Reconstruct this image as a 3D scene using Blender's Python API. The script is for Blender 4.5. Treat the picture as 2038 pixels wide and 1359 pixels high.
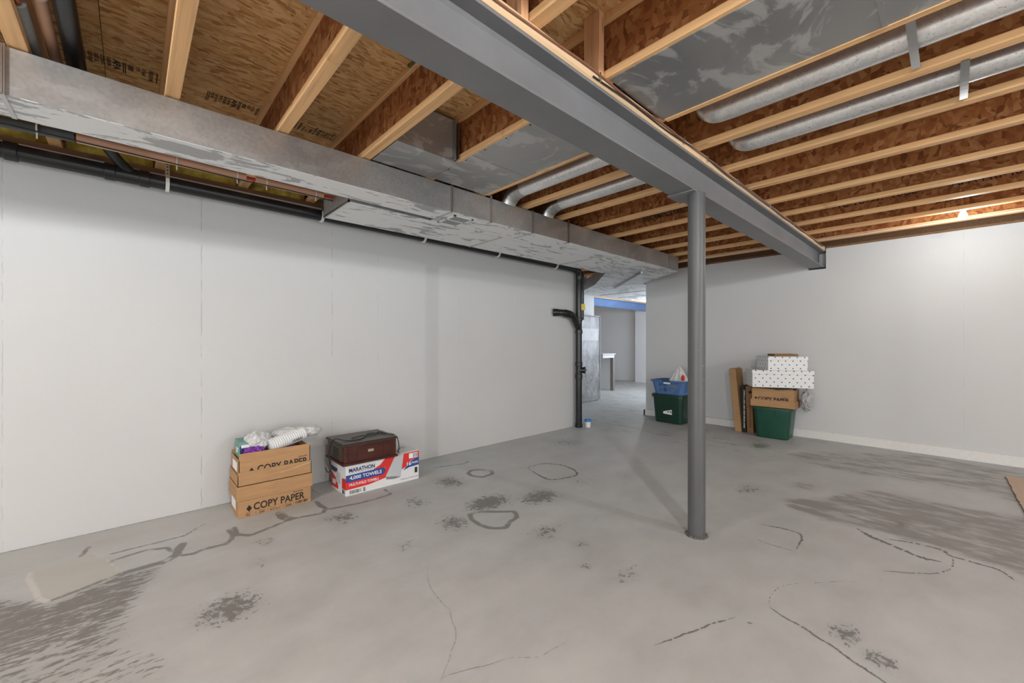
import bpy, bmesh, math, random
import numpy as np
from mathutils import Vector, Matrix, noise as mnoise

random.seed(7)
for o in list(bpy.data.objects):
    bpy.data.objects.remove(o, do_unlink=True)
SC = bpy.context.scene
COL = SC.collection

# ------------------------------------------------------------------ camera
CAM_H = 1.225
cd = bpy.data.cameras.new('camera')
cam = bpy.data.objects.new('camera', cd)
COL.objects.link(cam)
cam.location = (0, 0, CAM_H)
cam.rotation_euler = (math.radians(90), 0, math.radians(47.07))
cd.sensor_width = 36
cd.lens = 36 * 813 / 2038
cd.shift_y = 2.8 / 2038
cd.clip_start = 0.02
SC.camera = cam

# ------------------------------------------------------------------ world, lights, exposure
w = bpy.data.worlds.new('world')
SC.world = w
w.use_nodes = True
w.node_tree.nodes['Background'].inputs[0].default_value = (0.02, 0.02, 0.022, 1)
SC.view_settings.view_transform = 'Standard'
SC.view_settings.look = 'None'
SC.view_settings.gamma = 1
SC.view_settings.use_curve_mapping = False
SC.view_settings.exposure = 1.27


def point_light(name, loc, power, col=(0.945, 0.985, 1.0), r=0.045):
    l = bpy.data.lights.new(name, 'POINT')
    l.energy = power
    l.color = col
    l.shadow_soft_size = r
    o = bpy.data.objects.new(name, l)
    COL.objects.link(o)
    o.location = loc
    return o


def area_light(name, loc, rot, sx, sy, power, col):
    l = bpy.data.lights.new(name, 'AREA')
    l.shape = 'RECTANGLE'
    l.size = sx
    l.size_y = sy
    l.energy = power
    l.color = col
    o = bpy.data.objects.new(name, l)
    COL.objects.link(o)
    o.location = loc
    o.rotation_euler = rot
    return o


point_light('bulb_far_light', (0.10, 5.68, 2.33), 5.5)
point_light('bulb_right_light', (1.35, 0.13, 2.40), 62)
point_light('bulb_near_light', (-1.85, -1.25, 2.40), 24)
point_light('behind_fill_light', (1.6, -3.4, 2.40), 70)  # added fill from behind, evens out the room
point_light('side_fill_light', (3.9, 3.2, 2.40), 75)  # added fill from the right, softens the contrast
point_light('passage_light', (-4.9, 9.2, 2.1), 15)  # point light without a fixture, lights the far room
# added fill at the back and right walls; daylight window in the far room
area_light('back_fill_light', (0.8, -5.3, 1.2), (math.radians(90), 0, 0), 5.0, 2.0, 55, (0.86, 0.93, 1.0))
area_light('right_fill_light', (5.8, 1.0, 1.3), (math.radians(90), 0, math.radians(90)), 4.0, 1.8, 40, (0.86, 0.93, 1.0))
area_light('daylight_far_room', (-3.1, 9.3, 1.5), (math.radians(90), 0, math.radians(90)), 2.0, 1.4, 32, (0.76, 0.85, 1.0))

# ------------------------------------------------------------------ node helpers
class NT:
    def __init__(s, name):
        s.m = bpy.data.materials.new(name)
        s.m.use_nodes = True
        s.t = s.m.node_tree
        s.b = s.t.nodes['Principled BSDF']
        s._co = None

    def n(s, typ, **kw):
        nd = s.t.nodes.new(typ)
        for k, v in kw.items():
            setattr(nd, k, v)
        return nd

    def link(s, a, b):
        s.t.links.new(a, b)

    def setin(s, nd, key, v):
        i = nd.inputs[key]
        if hasattr(v, 'is_output'):
            s.link(v, i)
        else:
            i.default_value = v

    def co(s, shift=False):
        tc = s.n('ShaderNodeTexCoord').outputs['Object']
        if shift:
            oi = s.n('ShaderNodeObjectInfo')
            mul = s.math('MULTIPLY', oi.outputs['Random'], 37.0)
            va = s.n('ShaderNodeVectorMath', operation='ADD')
            s.link(tc, va.inputs[0])
            s.link(mul, va.inputs[1])
            return va.outputs[0]
        return tc

    def map(s, vec, scale=(1, 1, 1), rot=(0, 0, 0), loc=(0, 0, 0)):
        m = s.n('ShaderNodeMapping')
        s.link(vec, m.inputs[0])
        m.inputs['Location'].default_value = loc
        m.inputs['Rotation'].default_value = rot
        m.inputs['Scale'].default_value = scale
        return m.outputs[0]

    def noise(s, vec, scale=1.0, detail=3.0, rough=0.55, dist=0.0):
        nd = s.n('ShaderNodeTexNoise')
        s.link(vec, nd.inputs['Vector'])
        nd.inputs['Scale'].default_value = scale
        nd.inputs['Detail'].default_value = detail
        nd.inputs['Roughness'].default_value = rough
        nd.inputs['Distortion'].default_value = dist
        return nd

    def voro(s, vec, scale=1.0, feature='F1'):
        nd = s.n('ShaderNodeTexVoronoi', feature=feature)
        s.link(vec, nd.inputs['Vector'])
        nd.inputs['Scale'].default_value = scale
        return nd

    def math(s, op, a, b=0.0, c=None, clamp=False):
        nd = s.n('ShaderNodeMath', operation=op, use_clamp=clamp)
        s.setin(nd, 0, a)
        s.setin(nd, 1, b)
        if c is not None:
            s.setin(nd, 2, c)
        return nd.outputs[0]

    def ramp(s, fac, stops, interp='LINEAR'):
        nd = s.n('ShaderNodeValToRGB')
        nd.color_ramp.interpolation = interp
        els = nd.color_ramp.elements
        while len(els) < len(stops):
            els.new(0.5)
        for e, (p, c) in zip(els, stops):
            e.position = p
            e.color = tuple(c) + (1,) if len(c) == 3 else c
        s.link(fac, nd.inputs[0])
        return nd.outputs[0]

    def sstep(s, v, lo, hi, inv=False):
        nd = s.n('ShaderNodeMapRange', interpolation_type='SMOOTHSTEP')
        s.link(v, nd.inputs[0])
        s.setin(nd, 1, lo)
        s.setin(nd, 2, hi)
        nd.inputs[3].default_value = 1.0 if inv else 0.0
        nd.inputs[4].default_value = 0.0 if inv else 1.0
        return nd.outputs[0]

    def mix(s, fac, a, b, typ='MIX'):
        nd = s.n('ShaderNodeMix', data_type='RGBA', blend_type=typ)
        s.setin(nd, 0, fac)
        for i, v in ((6, a), (7, b)):
            if hasattr(v, 'is_output'):
                s.link(v, nd.inputs[i])
            else:
                nd.inputs[i].default_value = tuple(v) + (1,) if len(v) == 3 else v
        return nd.outputs[2]

    def xyz(s, vec):
        nd = s.n('ShaderNodeSeparateXYZ')
        s.link(vec, nd.inputs[0])
        return nd.outputs

    def rgb(s, col):
        nd = s.n('ShaderNodeSeparateColor')
        s.link(col, nd.inputs[0])
        return nd.outputs

    def bump(s, h, strength=0.3, dist=0.01):
        nd = s.n('ShaderNodeBump')
        nd.inputs['Strength'].default_value = strength
        nd.inputs['Distance'].default_value = dist
        s.link(h, nd.inputs['Height'])
        s.link(nd.outputs[0], s.b.inputs['Normal'])

    def out(s, col=None, rough=None, metal=None, spec=None):
        for k, v in (('Base Color', col), ('Roughness', rough), ('Metallic', metal), ('Specular IOR Level', spec)):
            if v is None:
                continue
            if hasattr(v, 'is_output'):
                s.link(v, s.b.inputs[k])
            else:
                s.b.inputs[k].default_value = tuple(v) + (1,) if isinstance(v, (tuple, list)) and len(v) == 3 else v
        return s.m


def plain(name, col, rough=0.5, metal=0.0, var=0.12, scale=30, bump=0.0, stretch=(1, 1, 1)):
    t = NT(name)
    v = t.map(t.co(), scale=stretch)
    nz = t.noise(v, scale, 4).outputs[0]
    c = t.ramp(nz, [(0.25, [x * (1 - var) for x in col]), (0.75, [min(1, x * (1 + var)) for x in col])])
    if bump:
        t.bump(nz, bump, 0.004)
    return t.out(c, rough, metal)


def osb(name, stretch_axis, cols, shift=True, s1=9, s2=46):
    t = NT(name)
    co = t.co(shift)
    nzc = t.noise(co, 5, 2).outputs['Color']
    vm = t.n('ShaderNodeVectorMath', operation='MULTIPLY_ADD')
    t.link(nzc, vm.inputs[0])
    vm.inputs[1].default_value = (0.10, 0.10, 0.10)
    t.link(co, vm.inputs[2])
    d = vm.outputs[0]
    if stretch_axis == 'Y':
        sa, sb, ra, rb = (s2, s1, 20), (s2 * 1.2, s1 * 1.4, 20), (0, 0, 0.25), (0, 0, -0.4)
    else:
        sa, sb, ra, rb = (s1 * 1.6, 20, s2 * 0.6), (s2 * 0.7, 20, s1 * 1.5), (0, 0.5, 0), (0, -0.35, 0)
    va = t.voro(t.map(d, sa, ra), 1.0)
    vb = t.voro(t.map(d, sb, rb), 1.0)
    ra_ = t.rgb(va.outputs['Color'])
    rb_ = t.rgb(vb.outputs['Color'])
    sel = t.math('GREATER_THAN', rb_[1], 0.55)
    f = t.math('ADD', t.math('MULTIPLY', ra_[0], t.math('SUBTRACT', 1.0, sel)), t.math('MULTIPLY', rb_[0], sel))
    col = t.ramp(f, [(0.0, cols[0]), (0.3, cols[1]), (0.7, cols[2]), (1.0, cols[3])])
    fl = t.noise(t.map(d, tuple(x * 1.7 for x in sa)), 1.3, 3).outputs[0]
    dark = t.sstep(fl, 0.66, 0.72)
    col = t.mix(t.math('MULTIPLY', dark, 0.85), col, [c * 0.22 for c in cols[0]])
    big = t.noise(co, 1.6, 2).outputs[0]
    col = t.mix(0.5, col, t.ramp(big, [(0.3, (0.72, 0.68, 0.64)), (0.7, (1.1, 1.06, 1.0))]), 'MULTIPLY')
    t.bump(f, 0.35, 0.004)
    return t.out(col, 0.75, 0.0, 0.25)


def wood(name, col, axis='X', rough=0.6):
    t = NT(name)
    co = t.co(True)
    sc = {'X': (1.2, 45, 45), 'Y': (45, 1.2, 45), 'Z': (45, 45, 1.2)}[axis]
    nz = t.noise(t.map(co, sc), 1.0, 4, 0.6, 0.4).outputs[0]
    c = t.ramp(nz, [(0.25, [x * 0.72 for x in col]), (0.5, col), (0.8, [min(1, x * 1.18) for x in col])])
    kn = t.voro(t.map(co, {'X': (2.2, 11, 11), 'Y': (11, 2.2, 11), 'Z': (11, 11, 2.2)}[axis]), 1.0)
    k = t.sstep(kn.outputs['Distance'], 0.05, 0.13, True)
    c = t.mix(t.math('MULTIPLY', k, 0.6), c, [x * 0.35 for x in col])
    sm = t.noise(co, 7, 3).outputs[0]
    c = t.mix(t.math('MULTIPLY', t.sstep(sm, 0.6, 0.75), 0.35), c, (0.35, 0.16, 0.07))
    t.bump(nz, 0.15, 0.002)
    return t.out(c, rough, 0.0, 0.3)


# ------------------------------------------------------------------ materials
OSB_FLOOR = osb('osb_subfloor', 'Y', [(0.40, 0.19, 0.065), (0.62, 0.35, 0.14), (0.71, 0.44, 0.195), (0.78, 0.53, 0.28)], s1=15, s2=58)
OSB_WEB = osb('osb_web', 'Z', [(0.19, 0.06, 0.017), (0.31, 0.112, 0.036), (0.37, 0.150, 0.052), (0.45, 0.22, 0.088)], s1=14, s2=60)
WOOD = wood('pine_flange', (0.80, 0.475, 0.225), 'X')
WOOD_Y = wood('pine_plate', (0.66, 0.46, 0.28), 'Y')
WOOD_Z = wood('pine_block', (0.76, 0.42, 0.22), 'Z')
WOOD_DARK = wood('sill_wood', (0.20, 0.105, 0.05), 'Y')
GREYWOOD = wood('grey_post_wood', (0.22, 0.20, 0.17), 'Z')


def wall_mat(name, col, joints=(), axis=1, pits=True):
    t = NT(name)
    co = t.co()
    nz = t.noise(co, 1.1, 4).outputs[0]
    c = t.ramp(nz, [(0.3, [x * 0.965 for x in col]), (0.7, col)])
    h = t.noise(co, 40, 4).outputs[0]
    if pits:
        vo = t.voro(co, 9.0)
        sz = t.math('MULTIPLY', t.rgb(vo.outputs['Color'])[0], 0.05)
        p = t.math('LESS_THAN', vo.outputs['Distance'], t.math('SUBTRACT', sz, 0.012))
        c = t.mix(t.math('MULTIPLY', p, 0.55), c, (0.2, 0.19, 0.18))
    x = t.xyz(co)
    for j, wd, st in joints:
        wob = t.math('MULTIPLY', t.math('SUBTRACT', t.noise(t.map(co, (1, 1, 25)), 1.0, 4).outputs[0], 0.5), 0.012)
        d = t.math('ABSOLUTE', t.math('SUBTRACT', t.math('ADD', x[axis], wob), j))
        l = t.sstep(d, wd * 0.4, wd, True)
        br = t.sstep(t.noise(t.map(co, (1, 1, 9)), 1.0, 4).outputs[0], 0.42, 0.60)
        c = t.mix(t.math('MULTIPLY', t.math('MULTIPLY', l, br), st), c, (0.10, 0.095, 0.09))
        d2 = t.sstep(d, wd * 0.5, wd * 4, True)
        h = t.math('SUBTRACT', h, t.math('MULTIPLY', d2, 0.6))
    t.bump(h, 0.16, 0.004)
    return t.out(c, 0.62, 0.0, 0.3)


WALL_L = wall_mat('painted_concrete', (0.575, 0.575, 0.568), [(-0.554, 0.003, 0.25), (0.376, 0.004, 0.35), (1.311, 0.004, 0.35), (1.739, 0.003, 0.2), (2.69, 0.004, 0.15), (3.6, 0.003, 0.12)])
WALL_F = wall_mat('painted_far_wall', (0.59, 0.59, 0.582), [(0.09, 0.004, 0.12)], axis=0, pits=False)
WALL_W = wall_mat('painted_white', (0.72, 0.72, 0.72), pits=False)
BASE_M = plain('painted_baseboard', (0.70, 0.69, 0.66), 0.5, var=0.04)


def steel(name, col, rough=0.45):
    t = NT(name)
    co = t.co()
    n1 = t.noise(co, 2.5, 4).outputs[0]
    n2 = t.noise(co, 60, 3).outputs[0]
    c = t.ramp(n1, [(0.3, [x * 0.88 for x in col]), (0.7, [x * 1.1 for x in col])])
    sp = t.sstep(n2, 0.72, 0.76)
    c = t.mix(t.math('MULTIPLY', sp, 0.35), c, (0.55, 0.55, 0.53))
    return t.out(c, rough, 0.0, 0.5)


STEEL = steel('grey_steel_paint', (0.18, 0.18, 0.186), 0.42)
STEEL_COL = steel('grey_post_paint', (0.09, 0.09, 0.091), 0.42)
BLUE_STEEL = steel('blue_steel_tone', (0.16, 0.27, 0.50), 0.4)  # one blue tone over the whole beam


def galv(name, spangle=True, flecks=False, paint=False, smear=True, base=0.52, metallic=1.0):
    t = NT(name)
    co = t.co()
    n1 = t.noise(co, 1.4, 3).outputs[0]
    base_c = t.ramp(n1, [(0.3, (base * 0.78,) * 3), (0.7, (base * 1.1, base * 1.1, base * 1.08))])
    rough = t.ramp(n1, [(0.3, (0.30,) * 3), (0.7, (0.44,) * 3)])
    if spangle:
        v = t.voro(co, 70)
        g = t.rgb(v.outputs['Color'])[0]
        base_c = t.mix(0.22, base_c, t.ramp(g, [(0.0, (0.55,) * 3), (1.0, (1.2,) * 3)]), 'MULTIPLY')
    if smear:
        sm = t.noise(t.map(co, (3.2, 2.2, 4.0)), 1.0, 5, 0.62, 2.2).outputs[0]
        f = t.math('MULTIPLY', t.sstep(sm, 0.52, 0.60), smear)
        base_c = t.mix(f, base_c, (0.66, 0.66, 0.65))
        rough = t.mix(f, rough, (0.62,) * 3)
    metal = metallic
    if flecks:
        fl = t.noise(t.map(co, (80, 200, 200), rot=(0.5, 0.3, 0.4)), 1.0, 3).outputs[0]
        f = t.sstep(fl, 0.64, 0.69)
        base_c = t.mix(t.math('MULTIPLY', f, 0.8), base_c, (0.06, 0.06, 0.06))
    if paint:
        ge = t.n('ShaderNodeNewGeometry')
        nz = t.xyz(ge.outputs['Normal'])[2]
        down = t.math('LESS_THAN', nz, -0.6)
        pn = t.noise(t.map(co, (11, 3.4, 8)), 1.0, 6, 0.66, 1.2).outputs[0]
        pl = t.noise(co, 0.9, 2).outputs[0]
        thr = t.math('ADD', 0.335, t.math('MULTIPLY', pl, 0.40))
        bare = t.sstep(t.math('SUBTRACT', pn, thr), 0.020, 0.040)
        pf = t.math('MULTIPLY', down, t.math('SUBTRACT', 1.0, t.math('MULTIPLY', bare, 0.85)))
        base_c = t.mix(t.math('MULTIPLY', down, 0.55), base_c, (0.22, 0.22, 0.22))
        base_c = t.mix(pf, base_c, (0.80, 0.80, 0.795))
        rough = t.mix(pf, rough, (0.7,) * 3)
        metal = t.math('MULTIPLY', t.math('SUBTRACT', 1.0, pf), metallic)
    return t.out(base_c, rough, metal)


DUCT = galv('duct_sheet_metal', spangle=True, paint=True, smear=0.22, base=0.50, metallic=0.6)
PAN = galv('pan_sheet_metal', spangle=False, smear=0.6, base=0.40, metallic=0.6)
ROUND = galv('round_duct_metal', spangle=True, flecks=True, smear=False, base=0.88, metallic=0.75)
CLEAT = galv('cleat_metal', spangle=False, smear=False, base=0.55)
ABS = plain('black_abs_plastic', (0.012, 0.012, 0.013), 0.32, var=0.3, scale=8)
PINK_FOAM = plain('beige_pipe_foam', (0.62, 0.36, 0.24), 0.6, var=0.1, scale=5)
GREY_FOAM = plain('grey_pipe_foam', (0.075, 0.08, 0.08), 0.7, var=0.2, scale=20)
COPPER = plain('copper_pipe', (0.55, 0.16, 0.06), 0.35, metal=0.8)
RED_PEX = plain('red_pex', (0.5, 0.03, 0.02), 0.4)
YELLOW_INS = plain('yellow_fibreglass', (0.42, 0.30, 0.05), 0.95, var=0.4, scale=25, bump=0.8)
WHITE_PL = plain('white_plastic', (0.75, 0.75, 0.72), 0.45, var=0.04)
YELLOW_TAG = plain('yellow_tag', (0.75, 0.62, 0.10), 0.6)
CABLE_BR = plain('brown_cable', (0.22, 0.09, 0.05), 0.5)
CABLE_W = plain('white_cable', (0.7, 0.68, 0.64), 0.5, var=0.03)
CABLE_BK = plain('black_cable', (0.015, 0.015, 0.015), 0.4)
BLACK = plain('black_ink', (0.012, 0.011, 0.010), 0.7, var=0.1)
INK_SOFT = plain('faded_stamp_ink', (0.02, 0.014, 0.01), 0.8, var=0.3)
WHITE_INK = plain('white_ink', (0.8, 0.8, 0.8), 0.6, var=0.02)
RED_INK = plain('red_ink', (0.68, 0.025, 0.02), 0.5, var=0.05)
BLUE_INK = plain('blue_ink', (0.025, 0.06, 0.26), 0.5, var=0.05)
NAVY_INK = plain('navy_ink', (0.02, 0.03, 0.11), 0.5, var=0.05)
GREY_INK = plain('grey_towel_ink', (0.50, 0.51, 0.52), 0.6, var=0.08, scale=12)
DGREY_INK = plain('dark_grey_ink', (0.2, 0.21, 0.22), 0.6)
WHITE_CARD = plain('white_carton', (0.72, 0.72, 0.71), 0.55, var=0.03)
BULB_SOCKET = plain('porcelain', (0.8, 0.8, 0.78), 0.25, var=0.02)


def cardboard(name, col):
    t = NT(name)
    co = t.co()
    n1 = t.noise(t.map(co, (6, 6, 60)), 1.0, 4).outputs[0]
    n2 = t.noise(co, 6, 3).outputs[0]
    c = t.ramp(n1, [(0.3, [x * 0.9 for x in col]), (0.7, [x * 1.08 for x in col])])
    c = t.mix(t.math('MULTIPLY', t.sstep(n2, 0.55, 0.75), 0.3), c, [x * 0.75 for x in col])
    return t.out(c, 0.8, 0.0, 0.2)


CARD = cardboard('brown_cardboard', (0.44, 0.255, 0.125))
CARD_D = cardboard('dark_cardboard', (0.27, 0.145, 0.065))
GREEN = plain('green_tote_plastic', (0.006, 0.060, 0.034), 0.35, var=0.15, scale=6)
GREEN_D = plain('dark_green_tote_plastic', (0.006, 0.034, 0.020), 0.35, var=0.15, scale=6)
BLUE_PL = plain('blue_basket_plastic', (0.075, 0.16, 0.36), 0.4, var=0.1, scale=10)
TEAL = plain('teal_card', (0.14, 0.30, 0.26), 0.5)
PURPLE = plain('purple_bag', (0.16, 0.02, 0.28), 0.45, var=0.3, scale=25)
RUG = plain('beige_rug', (0.52, 0.40, 0.31), 0.95, var=0.2, scale=120, bump=0.8)


def film(name, col, alpha_var=True):
    t = NT(name)
    co = t.co()
    n1 = t.noise(t.map(co, (30, 30, 30)), 1.0, 5, 0.6, 1.5).outputs[0]
    c = t.ramp(n1, [(0.3, [x * 0.75 for x in col]), (0.6, col), (0.75, [min(1, x * 1.2) for x in col])])
    t.bump(n1, 0.6, 0.006)
    return t.out(c, 0.3, 0.0, 0.5)


FILM = film('clear_plastic_film', (0.62, 0.62, 0.61))
BAG_W = film('white_bag_film', (0.70, 0.70, 0.68))
BAG_G = film('grey_bag_film', (0.42, 0.41, 0.40))


def mattress_mat():
    t = NT('cloudy_plastic_wrap')
    co = t.co()
    n1 = t.noise(t.map(co, (6, 6, 3)), 1.0, 6, 0.65, 1.0).outputs[0]
    n2 = t.voro(t.map(co, (14, 14, 14)), 1.0).outputs['Distance']
    c = t.ramp(n1, [(0.3, (0.24, 0.24, 0.235)), (0.55, (0.36, 0.36, 0.35)), (0.72, (0.55, 0.55, 0.54))])
    c = t.mix(0.3, c, t.ramp(n2, [(0.2, (0.5,) * 3), (0.7, (1.1,) * 3)]), 'MULTIPLY')
    t.bump(n1, 0.5, 0.01)
    return t.out(c, 0.3)


WRAP = mattress_mat()


def radio_wood():
    t = NT('mahogany_veneer')
    co = t.co()
    n1 = t.noise(t.map(co, (40, 4, 40)), 1.0, 4).outputs[0]
    c = t.ramp(n1, [(0.3, (0.035, 0.008, 0.005)), (0.7, (0.085, 0.017, 0.011))])
    return t.out(c, 0.28)


MAHOG = radio_wood()
MAHOG_T = plain('dusty_dark_veneer', (0.055, 0.04, 0.03), 0.35, var=0.3, scale=12)
BRASS = plain('brass_badge', (0.5, 0.45, 0.33), 0.35, metal=0.7)


def dots_mat():
    t = NT('white_polka_dot_card')
    x = t.xyz(t.co())
    W, Hh = 0.082, 0.046
    zr = t.math('DIVIDE', x[2], Hh)
    row = t.math('FLOOR', zr)
    u = t.math('ADD', t.math('DIVIDE', t.math('ADD', x[0], x[1]), W), t.math('MULTIPLY', row, 0.5))
    fu = t.math('MULTIPLY', t.math('SUBTRACT', t.math('FRACT', u), 0.5), W)
    fv = t.math('MULTIPLY', t.math('SUBTRACT', t.math('FRACT', zr), 0.5), Hh)
    d = t.math('SQRT', t.math('ADD', t.math('MULTIPLY', fu, fu), t.math('MULTIPLY', fv, fv)))
    f = t.sstep(d, 0.0065, 0.0085, True)
    c = t.mix(f, (0.74, 0.74, 0.73), (0.05, 0.05, 0.055))
    return t.out(c, 0.5)


DOTS = dots_mat()


def emis(name, col, strength):
    t = NT(name)
    t.b.inputs['Emission Color'].default_value = col + (1,)
    t.b.inputs['Emission Strength'].default_value = strength
    return t.out(col, 0.5)


BULB_M = emis('lit_bulb', (1.0, 0.95, 0.88), 14.0)

# ------------------------------------------------------------------ geometry helpers
def mesh_of(bm, name, smooth=False):
    me = bpy.data.meshes.new(name)
    bmesh.ops.recalc_face_normals(bm, faces=bm.faces[:])
    bm.to_mesh(me)
    bm.free()
    if smooth:
        for p in me.polygons:
            p.use_smooth = True
        try:
            me.set_sharp_from_angle(angle=math.radians(35))
        except Exception:
            pass
    return me


def obj(name, bm, mat, parent=None, smooth=False, local=False):
    me = mesh_of(bm, name, smooth) if isinstance(bm, bmesh.types.BMesh) else bm
    if mat is not None and not me.materials:
        me.materials.append(mat)
    o = bpy.data.objects.new(name, me)
    COL.objects.link(o)
    if parent is not None:
        o.parent = parent
        if not local:
            m = Matrix.Identity(4)
            p = parent
            chain = []
            while p is not None:
                chain.append(p)
                p = p.parent
            for p in reversed(chain):
                m = m @ p.matrix_parent_inverse @ p.matrix_basis
            o.matrix_parent_inverse = m.inverted()
    return o


def tag(o, label, cat, group=None):
    o['label'] = label
    o['category'] = cat
    if group:
        o['group'] = group
    return o


def thing(name, label, cat, loc=(0, 0, 0), rotz=0.0, group=None):
    o = bpy.data.objects.new(name, None)
    o.empty_display_size = 0.05
    COL.objects.link(o)
    o.location = loc
    o.rotation_euler = (0, 0, rotz)
    return tag(o, label, cat, group)


def struct(o):
    o['kind'] = 'structure'
    return o


def add_box(bm, lo, hi):
    vs = [bm.verts.new((x, y, z)) for x in (lo[0], hi[0]) for y in (lo[1], hi[1]) for z in (lo[2], hi[2])]
    for f in ((0, 1, 3, 2), (4, 6, 7, 5), (0, 4, 5, 1), (2, 3, 7, 6), (0, 2, 6, 4), (1, 5, 7, 3)):
        bm.faces.new([vs[i] for i in f])
    return vs


def bx(*boxes, bevel=0.0, seg=1):
    bm = bmesh.new()
    for lo, hi in boxes:
        add_box(bm, lo, hi)
    if bevel:
        bmesh.ops.bevel(bm, geom=bm.edges[:], offset=bevel, segments=seg, affect='EDGES', clamp_overlap=True)
    return bm


def add_prism(bm, pts, z0, z1):
    a = [bm.verts.new((p[0], p[1], z0)) for p in pts]
    b = [bm.verts.new((p[0], p[1], z1)) for p in pts]
    n = len(pts)
    bm.faces.new(a[::-1])
    bm.faces.new(b)
    for i in range(n):
        bm.faces.new((a[i], a[(i + 1) % n], b[(i + 1) % n], b[i]))


def prism(pts, z0, z1):
    bm = bmesh.new()
    add_prism(bm, pts, z0, z1)
    return bm


def add_tube(bm, pts, r, seg=12, caps=True):
    pts = [Vector(p) for p in pts]
    rings = []
    prev_n = None
    for i, p in enumerate(pts):
        if i == 0:
            t = (pts[1] - p).normalized()
        elif i == len(pts) - 1:
            t = (p - pts[i - 1]).normalized()
        else:
            t = ((pts[i + 1] - p).normalized() + (p - pts[i - 1]).normalized()).normalized()
        if prev_n is None:
            n = t.orthogonal().normalized()
        else:
            n = (prev_n - t * prev_n.dot(t)).normalized()
        prev_n = n
        b = t.cross(n)
        rr = r[i] if isinstance(r, (list, tuple)) else r
        rings.append([bm.verts.new(p + (n * math.cos(2 * math.pi * k / seg) + b * math.sin(2 * math.pi * k / seg)) * rr) for k in range(seg)])
    for a, b in zip(rings, rings[1:]):
        for k in range(seg):
            bm.faces.new((a[k], a[(k + 1) % seg], b[(k + 1) % seg], b[k]))
    if caps:
        bm.faces.new(rings[0][::-1])
        bm.faces.new(rings[-1])


def tube(pts, r, seg=12, caps=True):
    bm = bmesh.new()
    add_tube(bm, pts, r, seg, caps)
    return bm


def arc(p0, p1, p2, n=8):
    """quadratic bend from p0 over corner p1 to p2"""
    p0, p1, p2 = Vector(p0), Vector(p1), Vector(p2)
    return [p0 * (1 - t) ** 2 + p1 * 2 * t * (1 - t) + p2 * t * t for t in [i / n for i in range(n + 1)]]


def smooth_path(pts, n=6):
    pts = [Vector(p) for p in pts]
    out = []
    for i in range(len(pts) - 1):
        a = pts[max(0, i - 1)]
        b = pts[i]
        c = pts[i + 1]
        d = pts[min(len(pts) - 1, i + 2)]
        for k in range(n):
            t = k / n
            out.append(0.5 * ((2 * b) + (c - a) * t + (2 * a - 5 * b + 4 * c - d) * t * t + (-a + 3 * b - 3 * c + d) * t ** 3))
    out.append(pts[-1])
    return out


def rrect(cx, cy, hx, hy, r, n=5):
    pts = []
    for sx, sy, a0 in ((1, 1, 0), (-1, 1, 90), (-1, -1, 180), (1, -1, 270)):
        for k in range(n + 1):
            a = math.radians(a0 + 90 * k / n)
            pts.append((cx + sx * (hx - r) + r * math.cos(a), cy + sy * (hy - r) + r * math.sin(a)))
    return pts


def loft(rings, cap0=True, cap1=False):
    """rings = list of (pts2d, z)"""
    bm = bmesh.new()
    vs = [[bm.verts.new((p[0], p[1], z)) for p in pts] for pts, z in rings]
    n = len(vs[0])
    for a, b in zip(vs, vs[1:]):
        for k in range(n):
            bm.faces.new((a[k], a[(k + 1) % n], b[(k + 1) % n], b[k]))
    if cap0:
        bm.faces.new(vs[0][::-1])
    if cap1:
        bm.faces.new(vs[-1])
    return bm


def blob(c, rad, amp=0.2, freq=3.0, seed=0, sub=3, flat=None):
    bm = bmesh.new()
    bmesh.ops.create_icosphere(bm, subdivisions=sub, radius=1.0)
    for v in bm.verts:
        d = v.co.normalized()
        k = 1 + amp * mnoise.noise(d * freq + Vector((seed * 7.1, seed * 3.3, seed))) + amp * 0.5 * mnoise.noise(d * freq * 3 + Vector((seed, 0, seed * 2)))
        q = Vector((d.x * rad[0], d.y * rad[1], d.z * rad[2])) * k
        if flat is not None:
            q.z = max(q.z, flat)
        v.co = q + Vector(c)
    return bm


def text_mesh(body, bold=0.0):
    cu = bpy.data.curves.new('txt', 'FONT')
    cu.body = body
    cu.offset = bold
    cu.resolution_u = 3
    o = bpy.data.objects.new('txt', cu)
    COL.objects.link(o)
    me = bpy.data.meshes.new_from_object(o)
    bpy.data.objects.remove(o, do_unlink=True)
    me.materials.clear()
    return me


def text(name, body, o, r, u, w, h, mat, parent, bold=0.012, eps=0.0012, local=False):
    """print fitted into w x h; o = lower left, r/u unit right/up vectors of the face"""
    me = text_mesh(body, bold)
    n = len(me.vertices)
    co = np.empty(n * 3, 'f')
    me.vertices.foreach_get('co', co)
    co = co.reshape(-1, 3)
    mn, mx = co.min(0), co.max(0)
    r, u, o = Vector(r), Vector(u), Vector(o)
    nn = r.cross(u)
    q = np.empty_like(co)
    for i in range(3):
        q[:, i] = o[i] + (co[:, 0] - mn[0]) / (mx[0] - mn[0]) * w * r[i] + (co[:, 1] - mn[1]) / (mx[1] - mn[1]) * h * u[i] + nn[i] * eps
    me.vertices.foreach_set('co', q.ravel())
    me.update()
    return obj(name, me, mat, parent, local=local)


def face_poly(name, polys, o, r, u, mat, parent, eps=0.0008, local=False):
    """flat printed shapes on a face: polys in face coordinates"""
    r, u, o = Vector(r), Vector(u), Vector(o)
    nn = r.cross(u)
    bm = bmesh.new()
    for pts in polys:
        vs = [bm.verts.new(o + r * p[0] + u * p[1] + nn * eps) for p in pts]
        bm.faces.new(vs)
    me = bpy.data.meshes.new(name)
    bm.to_mesh(me)
    bm.free()
    return obj(name, me, mat, parent, local=local)


def rect(x0, y0, x1, y1):
    return [(x0, y0), (x1, y0), (x1, y1), (x0, y1)]


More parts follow.
